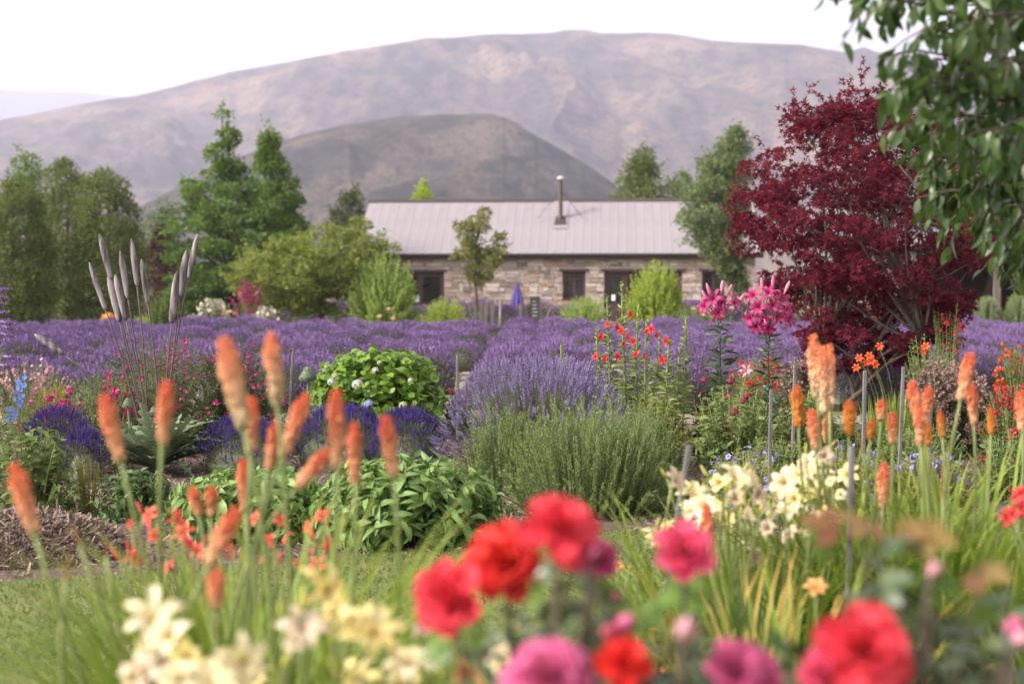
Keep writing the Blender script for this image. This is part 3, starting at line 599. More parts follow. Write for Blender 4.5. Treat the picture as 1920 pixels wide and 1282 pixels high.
def clump(root, name, mat, c, n, L, Wd, spread, nmax, lean=(.08, .75), droop=(.4, 1.9), n_s=7, rest='foliage'):
    vs = [strap(1, Wd / L, U(*lean), U(*droop), n_s) for _ in range(7)]; r = np.sqrt(rng.random(n)) * spread; a = U(0, 6.283, n)
    P = np.c_[c[0] + r * np.cos(a), c[1] + r * np.sin(a), np.full(n, c[2])]; R = rotz(a - math.pi / 2 + rng.normal(size=n) * .5)
    leaves(root, name, vs, MT[mat], R, P, L * U(.6, 1.1, n), nmax, rest=rest)

# ================================================================ background trees
g_back = 'trees round the house'
tree('columnar_tree', 'dense rounded olive-green tree, shortest of the three columnar trees', 46, 20, [(345, 5, 50), (362, -15, 80), (420, -50, 96), (480, -60, 106), (540, -60, 108), (590, -50, 102), (615, -40, 95)], 640, (.2, .38), 50, LO, .09, MT['tree_olive'], 'columnar trees', .12, .1, surf=.2, spray=0)
tree('columnar_tree', 'dense upright olive-green columnar tree, taller and narrower one of the pair', 50, 128, [(305, 102, 132), (325, 84, 158), (380, 72, 185), (450, 66, 200), (540, 66, 205), (600, 75, 200), (615, 80, 195)], 640, (.2, .38), 50, LO, .09, MT['tree_olive'], 'columnar trees', .12, .1, surf=.2, spray=0)
tree('columnar_tree', 'dense upright olive-green columnar tree, broader one of the pair with domed top', 47, 205, [(326, 160, 210), (344, 142, 240), (400, 130, 266), (460, 128, 278), (530, 128, 280), (590, 133, 270), (615, 140, 255)], 640, (.2, .38), 50, LO, .09, MT['tree_olive'], 'columnar trees', .12, .1, surf=.2, spray=0)
tree('broadleaf_tree', 'light green loose tree rising behind the columnar trees', 62, 60, [(284, 38, 58), (305, 22, 85), (350, 5, 108), (420, -5, 115), (520, -5, 110), (590, 10, 100)], 90, (.3, .5), 110, LO, .13, MT['tree_fresh'], g_back, .12, .15)
tree('broadleaf_tree', 'grey-green domed tree in the gap beside the tall layered tree', 62, 305, [(382, 300, 318), (400, 275, 338), (440, 262, 348), (520, 255, 350), (600, 260, 345)], 90, (.3, .5), 110, LO, .12, MT['tree_grey'], g_back, .12, .15)
tree('purple_leaf_bush', 'dark purple-leaved bush under the tall layered tree', 55, 305, [(440, 290, 325), (470, 275, 338), (540, 268, 345), (600, 270, 345)], 50, (.3, .45), 110, LO, .11, MT['plum_leaf'], None, .06, .1, cat='bush')
tree('layered_tree', 'tall fresh green tree with tiered branches and a lopsided leader', 54, 430, [(212, 408, 420), (228, 405, 448), (250, 404, 455), (268, 402, 452), (278, 388, 436), (288, 366, 440), (298, 370, 458), (315, 405, 460), (332, 350, 470), (345, 318, 500), (365, 325, 515), (385, 345, 520), (405, 330, 540), (440, 305, 560), (500, 300, 570), (560, 310, 565), (605, 330, 545)], 270, (.26, .48), 120, NARROW + LO, .17, MT['tree_fresh'], g_back, .17, .1, flat=.36, surf=.5, nlimb=50, spray=260)
tree('layered_tree', 'pointed fresh green tree close behind the tall lopsided one', 57, 520, [(258, 500, 512), (275, 490, 520), (295, 478, 528), (330, 474, 552), (370, 465, 575), (410, 460, 585), (480, 470, 590), (590, 480, 585)], 200, (.3, .5), 120, LO, .15, MT['tree_fresh'], g_back, .14, .1, flat=.6, surf=.4)
tree('spreading_tree', 'wide low yellow-green tree with a single trunk beside the house door', 45, 605, [(412, 655, 692), (425, 640, 708), (440, 545, 712), (460, 490, 742), (485, 445, 748), (510, 425, 705), (540, 432, 690), (565, 460, 665), (582, 490, 640)], 230, (.24, .42), 110, LO, .12, MT['tree_yellow'], g_back, .09, .3, flat=.45, surf=.45, nlimb=30)
tree('conifer', 'dark dense evergreen peeping over the house roof end', 66, 655, [(360, 655, 675), (380, 628, 684), (410, 615, 690), (470, 610, 690), (590, 610, 690)], 70, (.3, .5), 120, LO, .13, MT['tree_dark'], g_back, .12, .1)
tree('broadleaf_tree', 'yellow-green treetop showing just above the roof ridge', 72, 790, [(358, 784, 798), (366, 775, 808), (380, 765, 818), (440, 750, 826), (520, 755, 820)], 60, (.3, .5), 90, LO, .16, MT['lime'], g_back, .1, .3)
tree('broadleaf_tree', 'olive tree behind the roof to the side of the flue pipe', 72, 1205, [(276, 1195, 1214), (295, 1178, 1232), (320, 1164, 1240), (340, 1160, 1240), (352, 1138, 1258), (375, 1130, 1300), (450, 1140, 1290), (590, 1150, 1280)], 190, (.4, .65), 110, LO, .16, MT['tree_olive'], g_back, .14, .15, surf=.5)
tree('broadleaf_tree', 'grey-green low tree linking the roof tree and the vase-shaped tree', 76, 1275, [(338, 1265, 1290), (355, 1240, 1310), (375, 1230, 1320), (450, 1235, 1315), (590, 1250, 1300)], 50, (.4, .6), 100, LO, .17, MT['tree_grey'], g_back, .1, .2)
tree('vase_shaped_tree', 'grey-green upright vase-shaped tree standing before the house end', 50, 1402, [(248, 1368, 1398), (265, 1345, 1412), (285, 1335, 1414), (305, 1305, 1414), (330, 1285, 1415), (360, 1280, 1415), (400, 1265, 1412), (425, 1262, 1405), (450, 1285, 1405), (490, 1322, 1408), (545, 1378, 1412)], 300, (.22, .4), 90, LO, .11, MT['tree_grey'], g_back, .11, .12, surf=.6, stems=4, nlimb=40, droop=-.3)
tree('young_tree', 'slender young tree with rusty-tinged leaves in front of the stone wall', 47, 893, [(396, 905, 912), (408, 900, 920), (414, 852, 925), (425, 842, 930), (445, 838, 952), (460, 850, 948), (475, 848, 955), (492, 862, 962), (508, 868, 950), (526, 880, 925)], 64, (.15, .27), 70, LO, .10, MT['tree_rust'], g_back, .055, .35, flat=.6, surf=.6, nlimb=30)
tree('broadleaf_tree', 'mid green tree behind the shelter beyond the red maple', 44, 1850, [(250, 1830, 1900), (330, 1790, 1960), (400, 1775, 1990), (450, 1770, 1990), (475, 1790, 1970)], 120, (.3, .5), 100, LO, .12, MT['tree_yellow'], g_back, .14, .4)
# red maple
PALM = [palm(5, 1.), palm(5, .85)]
tree('red_maple', 'large burgundy-leaved Japanese maple standing in the flower bed', 17.4, 1612, [(172, 1590, 1620), (185, 1583, 1639), (198, 1587, 1717), (212, 1467, 1757), (230, 1461, 1773), (260, 1445, 1799), (285, 1408, 1811), (300, 1382, 1817), (330, 1366, 1828), (370, 1365, 1844), (410, 1370, 1857), (435, 1345, 1873), (465, 1351, 1899), (490, 1385, 1879), (530, 1407, 1842), (565, 1427, 1837), (600, 1470, 1814), (640, 1492, 1782), (685, 1542, 1697)], 460, (.10, .25), 60, PALM, .06, MT['maple'], None, .06, .12, flat=.5, droop=.35, surf=.42, nlimb=70, stems=3, spray=460)

# ================================================================ shrubs, hedges and garden furniture before the house
bush('spirea_bush', 'tall feathery bright green bush beside the house door', 718, 44, 160, 142, 330, 70, LO, .12, 'bright_shrub', edge=.5, ang=.8, stem_r=.01, curve=.1, root_spread=.45, jit=.22)
bush('spirea_bush', 'feathery yellow-green bush with upright shoots before the wide doors', 1228, 44, 128, 128, 300, 70, LO, .12, 'lime', edge=.5, ang=.8, stem_r=.01, curve=.1, root_spread=.45, jit=.25)
bush('golden_bush', 'low lime-yellow mound beside the feathery bush by the door', 832, 43, 104, 68, 200, 30, LO, .09, 'lime', ang=.7, stem_r=.008)
bush('golden_bush', 'low yellow-green mound beside the braced gate', 1095, 43, 108, 74, 200, 32, LO, .09, 'bright_shrub', ang=.6, stem_r=.008)
bush('golden_bush', 'small green mound beneath the yellow-green bush at the lavender edge', 1300, 42.5, 110, 52, 160, 28, LO, .09, 'herb', ang=.6, stem_r=.008)
for px, wd, hp, lab in ((1850, 70, 82, 'clipped round grey-green shrub beside the shelter post'), (1912, 64, 92, 'clipped round grey-green shrub, taller of the two by the shelter')):
    bush('clipped_shrub', lab, px, 40, wd, hp, 260, 34, LO, .06, 'silver_leaf', edge=.45, ang=.8, stem_r=.006, jit=.05, group='clipped shrubs')
lod = [daisy(5)]; rosemini = [join([whorl(ring(k, k * .3), [(.05, 0, .1), (q * .3, h * .5, .2), (q * .5, h * .5, .12)], .4, cols=2, jit=.15) for k, q, h in ((3, .4, 1.), (5, 1., .5))])]
bush('rose_bush', 'rose bush covered in deep pink blooms behind the lavender', 465, 43, 74, 98, 60, 16, LO, .08, 'herb_dark', cat='rose', ang=.9, stem_r=.008, flowers=[(rosemini, 'magenta', .95, .10, 'blooms', 4)])
bush('white_flowering_bush', 'loose white-flowered bush beside the deep pink roses', 400, 43, 80, 66, 130, 16, LO, .07, 'tree_grey', ang=.9, stem_r=.006, flowers=[(lod, 'white_flower', .5, .06, 'blooms', 4)], group='white bushes')
bush('white_flowering_bush', 'low white-flowered bush between pink roses and spreading tree', 500, 42, 68, 54, 110, 16, LO, .07, 'tree_grey', ang=.9, stem_r=.006, flowers=[(lod, 'white_flower', .5, .06, 'blooms', 4)], group='white bushes')
bush('rose_bush', 'small rose bush with pale peach blooms beside the white bush', 428, 41.5, 30, 50, 14, 12, LO, .07, 'herb', cat='rose', ang=.9, stem_r=.006, flowers=[(rosemini, 'peach', .8, .12, 'blooms', 'tip')])
bush('orange_flower_mound', 'low mound of orange flowers at the far lavender edge', 205, 41.5, 42, 40, 60, 14, LO, .06, 'herb', cat='flowers', flowers=[(lod, 'orange_flower', .95, .08, 'blooms', 3)])
bush('golden_bush', 'tiny lime-green mound beside the orange flowers', 265, 41.5, 44, 42, 90, 24, LO, .06, 'lime', ang=.7)
bush('green_shrub', 'round mid green shrub under the purple-leaved bush', 298, 46, 54, 66, 130, 30, LO, .08, 'tree_fresh', ang=.7)
def fewroses(label, pts, d, base_px, wd):
    b = B(base_px, d); root = thing('rose_bush', b, label, 'rose'); tips, _, _ = dome(30, M(wd / 2, d), M(wd / 2, d), M(26, d)); st_, (R, P, S), f, g = shoots(b, tips, LO, 14, .07, stem_r=.006)
    part('stems', st_, MT['stem'], root, 'stuff'); part('foliage', instv(LO, R, P, S), MT['herb'], root, 'stuff'); me_ = build('bloom', rosemini[0], MT['peach'], True)
    for x, y in pts:
        p = W(x, y, d); s_ = stalk(root, b + (p - b) * [.6, .6, 0], p, (0, 0, 1), .008, .006); put('bloom', me_, s_, p - [0, 0, .03], orient_z(np.array([[0, -.5, .8]]))[0], .14)
fewroses('three peach roses before the tall feathery bush', [(712, 592), (729, 579), (737, 596)], 41.5, 728, 60)
fewroses('peach roses growing behind the pink lilies', [(1300, 578), (1333, 580), (1350, 583), (1372, 577), (1318, 590), (1352, 591)], 42, 1338, 110)
# open-fronted shelter
pg = thing('garden_shelter', B(1868, 42), 'open-fronted timber shelter with a dark interior beyond the maple', 'shelter'); b = B(1868, 42); zt = W(0, 478, 42)[2]; xa, xb = B(1700, 42)[0], B(2080, 42)[0]
for px_ in (1868, 2040, 1712):
    q = B(px_, 42); part('post', box(q[0] - .09, q[0] + .09, 41.91, 42.09, 0, zt), MT['timber'], pg)
part('beam', box(xa, xb, 41.94, 42.06, zt + .002, zt + .16), MT['timber'], pg)
part('roof', T([(xa - .1, 41.6, zt + .17), (xb + .1, 41.6, zt + .17), (xb + .1, 46.2, zt + .45), (xa - .1, 46.2, zt + .45), (xa - .1, 41.6, zt + .24), (xb + .1, 41.6, zt + .24), (xb + .1, 46.2, zt + .52), (xa - .1, 46.2, zt + .52)], [(3, 2, 1, 0), (4, 5, 6, 7), (0, 1, 5, 4), (1, 2, 6, 5), (2, 3, 7, 6), (3, 0, 4, 7)]), MT['timber'], pg)
part('back_wall', box(xa, xb, 46, 46.08, 0, zt + .42), MT['joinery'], pg)
for x_ in (xa, xb - .08): part('side_wall', box(x_, x_ + .08, 42.3, 45.99, 0, zt + .16), MT['joinery'], pg)
bush('climbing_plant', 'yellow-green climber spilling over the shelter roof', 1905, 41.2, 150, 200, 160, 26, LO, .11, 'tree_fresh', cat='plant', edge=.85, ang=.8, stem_r=.008, s0=.72, base=B(1960, 41.2))
bush('climbing_plant', 'fresh green leafy climber at the shelter post foot', 1905, 41, 60, 75, 120, 30, LO, .1, 'tree_fresh', cat='plant', edge=.7, ang=.7, stem_r=.008)
# rustic fence, gate, blackboard, parasol
fd = 45.5
fen = thing('paling_fence', B(868, fd), 'rustic vertical paling fence beside the garden entrance', 'fence')
for i in range(9):
    px_ = 838 + i * 10.5; q = B(px_, fd); h_ = M(56 + U(-5, 6), fd); t_ = box(q[0] - .055, q[0] + .055, fd - .02, fd + .02, 0, h_); t_.v[4:, 0] += U(-.03, .03); part('paling', t_, MT['timber'], fen)
for z_ in (.25, .7): part('rail', box(B(834, fd)[0], B(926, fd)[0], fd + .022, fd + .06, z_, z_ + .08), MT['timber'], fen)
q = B(938, 44); t_ = tube([q, q + [0, 0, .4], q + [0.01, 0, M(64, 44)]], .05, 8); p_ = part('gate_post', t_, MT['wood_grey'], None, smooth=True); tag(p_, 'pale round gate post at the garden entrance', 'post')
gt = thing('paling_gate', B(985, 44), 'narrow open paling gate beside the blackboard', 'gate')
for i, px_ in enumerate((976, 982, 988, 993)): q = B(px_, 44); part('paling', box(q[0] - .035, q[0] + .035, 43.98 + i * .05, 44.02 + i * .05, .03, M(58 + U(-4, 4), 44)), MT['timber'], gt)
q0, q1 = B(974, 44), B(995, 44); part('rail', box(q0[0], q1[0], 44.2, 44.24, .25, .33), MT['timber'], gt)
bb = thing('blackboard_sign', B(1003, 43.6), 'tall narrow blackboard sign standing by the gate', 'sign'); q = B(1003, 43.6); hb = M(70, 43.6)
part('board', box(q[0] - .12, q[0] + .12, 43.58, 43.6, .05, hb), MT['board'], bb); fr = join([box(q[0] - .155, q[0] - .122, 43.57, 43.62, 0, hb + .03), box(q[0] + .122, q[0] + .155, 43.57, 43.62, 0, hb + .03), box(q[0] - .12, q[0] + .12, 43.57, 43.62, hb + .002, hb + .03)]); part('frame', fr, MT['dark_metal'], bb)
for i in range(5): part('chalk_line', box(q[0] - .08, q[0] + U(.02, .08), 43.572, 43.578, hb - .12 - i * .11, hb - .105 - i * .11), MT['chalk'], bb)
gb = thing('braced_gate', B(1036, 44.5), 'low timber gate with diagonal braces beside the blackboard', 'gate'); x0, x1 = B(1014, 44.5)[0], B(1054, 44.5)[0]; zt = M(52, 44.5)
part('rail', box(x0, x1, 44.48, 44.52, zt - .07, zt), MT['timber'], gb); part('rail', box(x0, x1, 44.48, 44.52, .06, .13), MT['timber'], gb); xm = (x0 + x1) / 2
part('centre_post', box(xm - .035, xm + .035, 44.46, 44.5, .135, zt - .075), MT['timber'], gb)
for s in (-1, 1): part('brace', tube([(xm + s * .03, 44.47, zt - .1), (xm + s * (x1 - x0) * .47, 44.47, .14)], .035, 4), MT['timber'], gb)
for x_ in (x0 - .05, x1 + .05): part('post', box(x_ - .05, x_ + .05, 44.45, 44.55, 0, zt + .08), MT['timber'], gb)
um = thing('parasol', B(970, 56), 'closed violet parasol standing before the stone wall', 'parasol'); q = B(970, 56); z0, z1 = W(0, 575, 56)[2], W(0, 531, 56)[2]
pr = lathe([(.04, z0 - .02), (.22, z0), (.20, z0 + .25 * (z1 - z0)), (.12, z0 + .65 * (z1 - z0)), (.04, z1)], 16); a_ = np.arctan2(pr.v[:, 1], pr.v[:, 0]); pr.v[:, :2] *= (1 + .22 * np.cos(a_ * 8))[:, None]
part('canopy', pr.mv((q[0], q[1], 0)), MT['canvas'], um); part('pole', tube([q, (q[0], q[1], z1 + .06)], .025, 6), MT['timber'], um); part('base', lathe([(.25, 0), (.25, .06), (.06, .1)], 12).mv(q), MT['dark_metal'], um)

# ================================================================ lavender
def lavbush(rx, h, n, slen, mat, stem_len=.22, lo=True, sw_=.16, seed=0, ry=None, out=.6):
    """A lavender plant about the origin: leafy dome, stalks and flower spikes (material 0 green, 1 flowers)."""
    ry = ry or rx; tips, r, a = dome(n, rx * .82, ry * .82, h * .8, .35, .10)
    D = unit(np.c_[tips[:, 0] / rx, tips[:, 1] / ry, np.full(n, 1.0)] * np.array([out, out, 1.]) + rng.normal(size=(n, 3)) * .16); L = U(.75, 1.25, n)
    sp = lavspike(lo).mv(); sp.v[:, :2] *= sw_; head = inst(sp, orient_z(D, U(0, 6, n)), tips + D * stem_len * .7 * L[:, None], slen * L)
    stt = T([(-.010, 0, 0), (.010, 0, 0), (.006, 0, 1), (-.006, 0, 1)], [(0, 1, 2, 3)]); s_ = inst(stt, orient_z(D, U(0, 6, n)), tips - D * stem_len * .5, stem_len * 1.25 * L)
    m = n // 2; t2, _, _ = dome(m, rx * .85, ry * .85, h * .74, .35, .15); dl = inst(NARROW[0], orient(unit(t2 * [1, 1, .3] + rng.normal(size=(m, 3)) * .25 + [0, 0, .5]), rdir(m)), t2 * .93, slen * 1.1 * U(.7, 1.3, m))
    core = lathe([(.92, 0), (.97, .25), (.86, .55), (.58, .8), (.05, .93)], 14); core.v *= [rx * .8, ry * .8, h * .72]; core.v[:, :2] *= U(.9, 1.05, (len(core.v), 1))
    return join([core.mat(0), dl.mat(0), s_.mat(0), head.mat(1)])
lv = [build('lavender_plant', lavbush(.54, .62, 850, .062, 0, .13, sw_=.24), [MT['lav_stem'], MT['lav_field']]) for _ in range(5)] + [build('lavender_plant', lavbush(.50, .52, 480, .06, 0, .12, sw_=.22), [MT['lav_stem'], MT['lav_field']]) for _ in range(2)]
nrow = 0
def lavrow(d, xa, xb, label, group, sc=1., step=.72):
    root = thing('lavender_row', ((xa + xb) / 2, d, 0), label, 'lavender', group); x_ = xa
    while x_ < xb:
        put('plant', lv[rng.choice(7, p=[.17, .17, .17, .17, .16, .08, .08])], root, (x_ + U(-.05, .05), d + U(-.07, .07), 0), rotz(U(0, 6.28)) @ np.diag([1., 1., U(.78, 1.14)]), sc * U(.88, 1.12)); x_ += step * sc * U(.92, 1.08)
ORD = 'first second third fourth fifth sixth seventh eighth ninth tenth eleventh twelfth thirteenth fourteenth fifteenth sixteenth'.split()
for i in range(16):
    d = 17.8 + i * 1.32; s_ = i / 15; vis = .385 * d + .5
    lavrow(d, -vis, -.98 + .5 * s_, ORD[i] + ' row of purple lavender behind the hydrangea, counted from the flower bed', 'lavender rows on the bulrush side of the path')
    lavrow(d + U(-.2, .2), -.12 + .42 * s_, vis, ORD[i] + ' row of purple lavender behind the lilies, counted from the flower bed', 'lavender rows on the maple side of the path')
lavrow(48.5, -8.2, -5.9, 'lavender hedge under the spreading tree by the house', None, 1.5); lavrow(52, -3.2, 2.6, 'lavender hedge along the stone wall by the parasol', None, 1.45); lavrow(50.5, 6.4, 9.6, 'lavender hedge below the small end window', None, 1.5)
lavrow(47.5, -.35, .55, 'single big lavender bush inside the garden entrance', None, 1.25)
# the big mound in the bed, and the deep violet low ones
def lav_thing(label, px, d, wpx, hpx, n, slen, mat, stem_len, lo=False, sw_=.13, out=.8, name='lavender_bush', ry=.9):
    b = B(px, d); root = thing(name, b, label, 'lavender'); rx = M(wpx / 2, d); tp = lavbush(rx, M(hpx, d), n, slen, mat, stem_len, lo, sw_, out=out, ry=rx * ry)
    a = tp.mi == 0
    def sub(mask):
        lt = np.repeat(mask, tp.tot); return T(tp.v, lv=tp.lv[lt], tot=tp.tot[mask], t=tp.t, mi=0)
    part('foliage', sub(a).mv(b), MT['lav_stem'], root, 'stuff'); part('flower_spikes', sub(~a).mv(b), MT[mat], root, 'stuff')
b = B(1008, 11.5); root = thing('lavender_bush', b, 'big domed lavender bush with radiating pale violet spikes behind the rosemary', 'lavender'); n = 1050
tips, rr_, a_ = dome(n, M(192, 11.5), M(170, 11.5), M(208, 11.5), .38, .13); tips[:, 2] = np.maximum(tips[:, 2], .12 + U(0, .2, n)); st_, (R, P, S), f, g = shoots(b, tips, NARROW, 7, .05, s0=.12, ang=.5, curve=-.1, taper=.6, stem_r=.0025, root_spread=.36)
P = P.reshape(n, 7, 3); k_ = P[:, :4].reshape(-1, 3); R4 = R.reshape(n, 7, 3, 3)[:, :4].reshape(-1, 3, 3); part('stems', st_, MT['lav_stem'], root, 'stuff'); part('foliage', instv(NARROW, R4, k_, U(.03, .07, len(k_))), MT['lav_stem'], root, 'stuff')
sp_ = lavspike(False); sp_.v[:, :2] *= .19; D_ = unit(g(np.ones((n, 1)))[:, 0] + rng.normal(size=(n, 3)) * .08); part('flower_spikes', inst(sp_, orient_z(D_, U(0, 6, n)), tips + b - D_ * .02, U(.065, .115, n)), MT['lav_mound'], root, 'stuff')
lav_thing('low deep violet lavender beside the silver artichoke', 455, 12.0, 190, 92, 520, .05, 'lav_deep', .12, out=.5, sw_=.26)
lav_thing('low deep violet lavender in front of the hydrangea', 640, 12.2, 215, 110, 620, .05, 'lav_deep', .13, out=.5, sw_=.26)
lav_thing('low deep violet lavender touching the big pale lavender dome', 765, 11.8, 150, 118, 460, .05, 'lav_deep', .13, out=.5, sw_=.26)
lav_thing('deep violet lavender beneath the blue delphinium', 110, 12.2, 150, 105, 460, .05, 'lav_deep', .13, out=.5, sw_=.26)
lav_thing('lower deep violet lavender beside the bare mulch', 160, 11.4, 80, 88, 240, .05, 'lav_deep', .12, out=.5, sw_=.26)

# ================================================================ the middle bed
# rosemary: upright wands of needles
ndl = T([(-.1, 0, 0), (.1, 0, 0), (0, 1, .08)], [(0, 1, 2)])
def rosemary(label, px, d, wpx, hpx, n, depth=.8):
    b = B(px, d); root = thing('rosemary_bush', b, label, 'shrub', 'rosemary bushes'); rx = M(wpx / 2, d)
    tips, r, a = dome(n, rx, rx * depth, M(hpx, d), .66, .15); tips[:, :2] += rng.normal(size=(n, 2)) * .035; tips[:, 2] *= U(.72, 1.06, n); st_, (R, P, S), f, g = shoots(b, tips, [ndl], 120, .027, s0=.1, ang=.85, curve=.3, taper=.15, stem_r=.003, root_spread=.74)
    part('stems', st_, MT['lav_stem'], root, 'stuff'); part('foliage', instv([ndl], R, P, S * 1.15), MT['rosemary'], root, 'stuff')
rosemary('large upright grey-green rosemary bush at the lawn edge', 1105, 9.9, 345, 206, 600)
rosemary('smaller rosemary bush tucked behind the large one', 945, 10.8, 175, 162, 220)
rosemary('rosemary bush on the stake side of the large one', 1215, 10.6, 130, 172, 170)
# leafy green mounds
ML = [leaf(1, .34, 5, .9, .3, .7), leaf(1, .28, 5, .5, .35, .68), leaf(1, .4, 5, 1.3, .3, .75, twist=.5)]
bush('leafy_perennial', 'broad mound of lush pointed green leaves at the lawn edge, beside the rosemary', 762, 8.75, 410, 150, 300, 10, ML, .13, 'mound_leaf', 'plant', 'leafy green mounds', depth=.75, edge=.5, ang=1.0, taper=.1, s0=.3, parts=300, leaf_up=.15)
bush('leafy_perennial', 'lower mound of lush pointed green leaves behind the coral daylilies', 470, 8.95, 350, 118, 260, 10, ML, .125, 'mound_leaf', 'plant', 'leafy green mounds', depth=.75, edge=.5, ang=1.0, taper=.1, s0=.3, parts=300, leaf_up=.15)
bush('leafy_perennial', 'small sprawling leafy plant beside the bare mulch patch', 250, 9.6, 170, 90, 100, 8, ML, .09, 'herb_dark', 'plant', 'leafy green mounds', depth=.75, edge=.5, ang=1.0, taper=.1, s0=.3, leaf_up=.15)
# hydrangea
HL = [leaf(1, .62, 4, .5, .25, .9), leaf(1, .56, 4, .8, .3, .85), leaf(1, .68, 4, .3, .2, .95)]
hy = bush('hydrangea_bush', 'bright green hydrangea bush with few pale flower heads', 712, 14.6, 300, 160, 300, 12, HL, .125, 'hydr_leaf', 'shrub', depth=.8, edge=.6, ang=1.15, taper=.15, s0=.35, parts=300)
fb = [floret_ball(46, 1., .34) for _ in range(2)]; hm = {k: [build('flower_head', t_, MT[k]) for t_ in fb] for k in ('hydr_white', 'hydr_blue', 'hydr_lime')}
for i, (x, y, s_, k) in enumerate([(671, 713, .065, 'hydr_white'), (691, 750, .06, 'hydr_blue'), (622, 708, .05, 'hydr_white'), (628, 697, .045, 'hydr_lime'), (756, 752, .05, 'hydr_lime'), (704, 686, .04, 'hydr_white'), (712, 672, .03, 'hydr_lime'), (612, 680, .03, 'hydr_lime'), (770, 705, .03, 'hydr_white'), (662, 769, .035, 'hydr_lime')]):
    put('flower_head', hm[k][i % 2], hy, W(x, y + 8, 13.85), orient_z(np.array([[0, -.7, .7]]))[0], s_ * .85)
# artichokes
def artichoke(label, px, d, size, n, heads, nbase=.0):
    b = B(px, d, nbase); root = thing('artichoke_plant', b, label, 'plant'); AL = [leaf(1, .24, 16, dr, .45, .7, jag=.55, base=.04, twist=tw) for dr, tw in ((.9, .2), (1.3, -.3), (.5, .1), (.2, .2))]
    me_ = [build('leaf', t_, MT['silver_leaf'], True) for t_ in AL]
    for i in range(n):
        a = i * 2.4 + U(-.3, .3); el = U(.45, 1.35); dv = np.array([[math.cos(a) * math.cos(el), math.sin(a) * math.cos(el), math.sin(el)]]); put('leaf', me_[i % 4], root, b + [.02 * math.cos(a), .02 * math.sin(a), .03], orient(dv, np.array([[-math.cos(a), -math.sin(a), .8]]))[0], size * U(.7, 1.1))
    hd = join([whorl(ring(7, k * .45), [(.5 - .04 * k, .12 * k, .2), (.62 - .075 * k, .12 * k + .18, .22), (.5 - .075 * k, .12 * k + .36, .02)], .5) for k in range(6)] + [lathe([(.1, 0), (.48, .1), (.5, .4), (.2, .8)], 9)])
    hm_ = build('flower_head', hd, MT['silver_leaf'], True)
    for x, y, dd, s_ in heads: p = W(x, y, dd); k = stalk(root, b + (p - b) * [.15, .15, 0], p, (0, 0, 1), .014, .01, 'silver_leaf'); put('flower_head', hm_, k, p - [0, 0, .03], np.eye(3), s_)
artichoke('silver-green artichoke with long jagged leaves beside the bulrush sculpture', 292, 11.9, .66, 40, [(240, 757, 11.9, .085), (288, 772, 11.7, .075)])
artichoke('silver artichoke with round heads beside the hydrangea', 572, 13.2, .55, 30, [(577, 708, 13.1, .14), (560, 775, 12.6, .10), (600, 770, 12.8, .09)])
# carved wooden bulrushes
rods = [((186, 437), (208, 522), 15), ((167, 491), (198, 581), 13), ((202, 512), (224, 603), 16), ((215, 513), (236, 600), 16), ((225, 470), (240, 560), 14), ((246, 447), (257, 536), 13), ((265, 485), (277, 568), 14), ((333, 506), (322, 606), 19), ((349, 469), (338, 556), 15), ((371, 437), (353, 523), 14), ((64, 626), (117, 663), 15)]
feet = [(286, 12.2), (278, 12.4), (290, 12.1), (296, 12.3), (282, 12.6), (275, 12.7), (300, 12.5), (306, 12.2), (303, 12.5), (301, 12.7), (240, 12.3)]
rl = {2: 'low wooden bulrush of the touching pair, leaning the most', 3: 'low wooden bulrush of the touching pair, nearer the trio', 4: 'slim wooden bulrush rising just above the low touching pair', 5: 'tall slender wooden bulrush, second highest of the larger cluster', 6: 'wooden bulrush of the larger cluster beside the gap to the trio', 0: 'tallest wooden bulrush of the sculpture, leaning towards the columnar trees', 1: 'outermost wooden bulrush leaning away from the rest, lower than its neighbours', 7: 'broadest wooden bulrush, pale and upright in the leaning-away trio', 8: 'middle wooden bulrush of the trio that leans towards the layered tree', 9: 'tall wooden bulrush of the trio leaning most towards the layered tree', 10: 'wooden bulrush bent far over towards the lavender field'}
for i, ((a, b_, wd), (fx_, fd_)) in enumerate(zip(rods, feet)):
    d = 12.4; p1, p0 = W(*a, d), W(*b_, d); ft = B(fx_, d); root = thing('wooden_bulrush', ft, rl.get(i, 'weathered grey wooden bulrush on a thin rod among the clustered stems'), 'garden ornament', 'carved bulrush sculptures'); ax = p1 - p0; L = np.linalg.norm(ax); r = M(wd / 2, d) * .84
    hd = lathe([(.3, 0), (.6, .02), (.8, .08), (.95, .3), (1., .6), (.9, .78), (.62, .89), (.3, .96), (.02, 1.)], 12); hd.v[:, :2] *= r; hd.v[:, 2] *= L; part('head', hd.mv(p0, orient_z(ax[None])[0]), MT['wood_grey'], root, smooth=True)
    L2 = np.linalg.norm(p0 - ft); c = p0 - unit(ax) * L2 * .55; s_ = np.linspace(0, 1, 9)[:, None]; part('rod', tube((1 - s_) ** 2 * ft + 2 * s_ * (1 - s_) * c + s_ ** 2 * p0, .007, 6), MT['rod'], root, smooth=True)
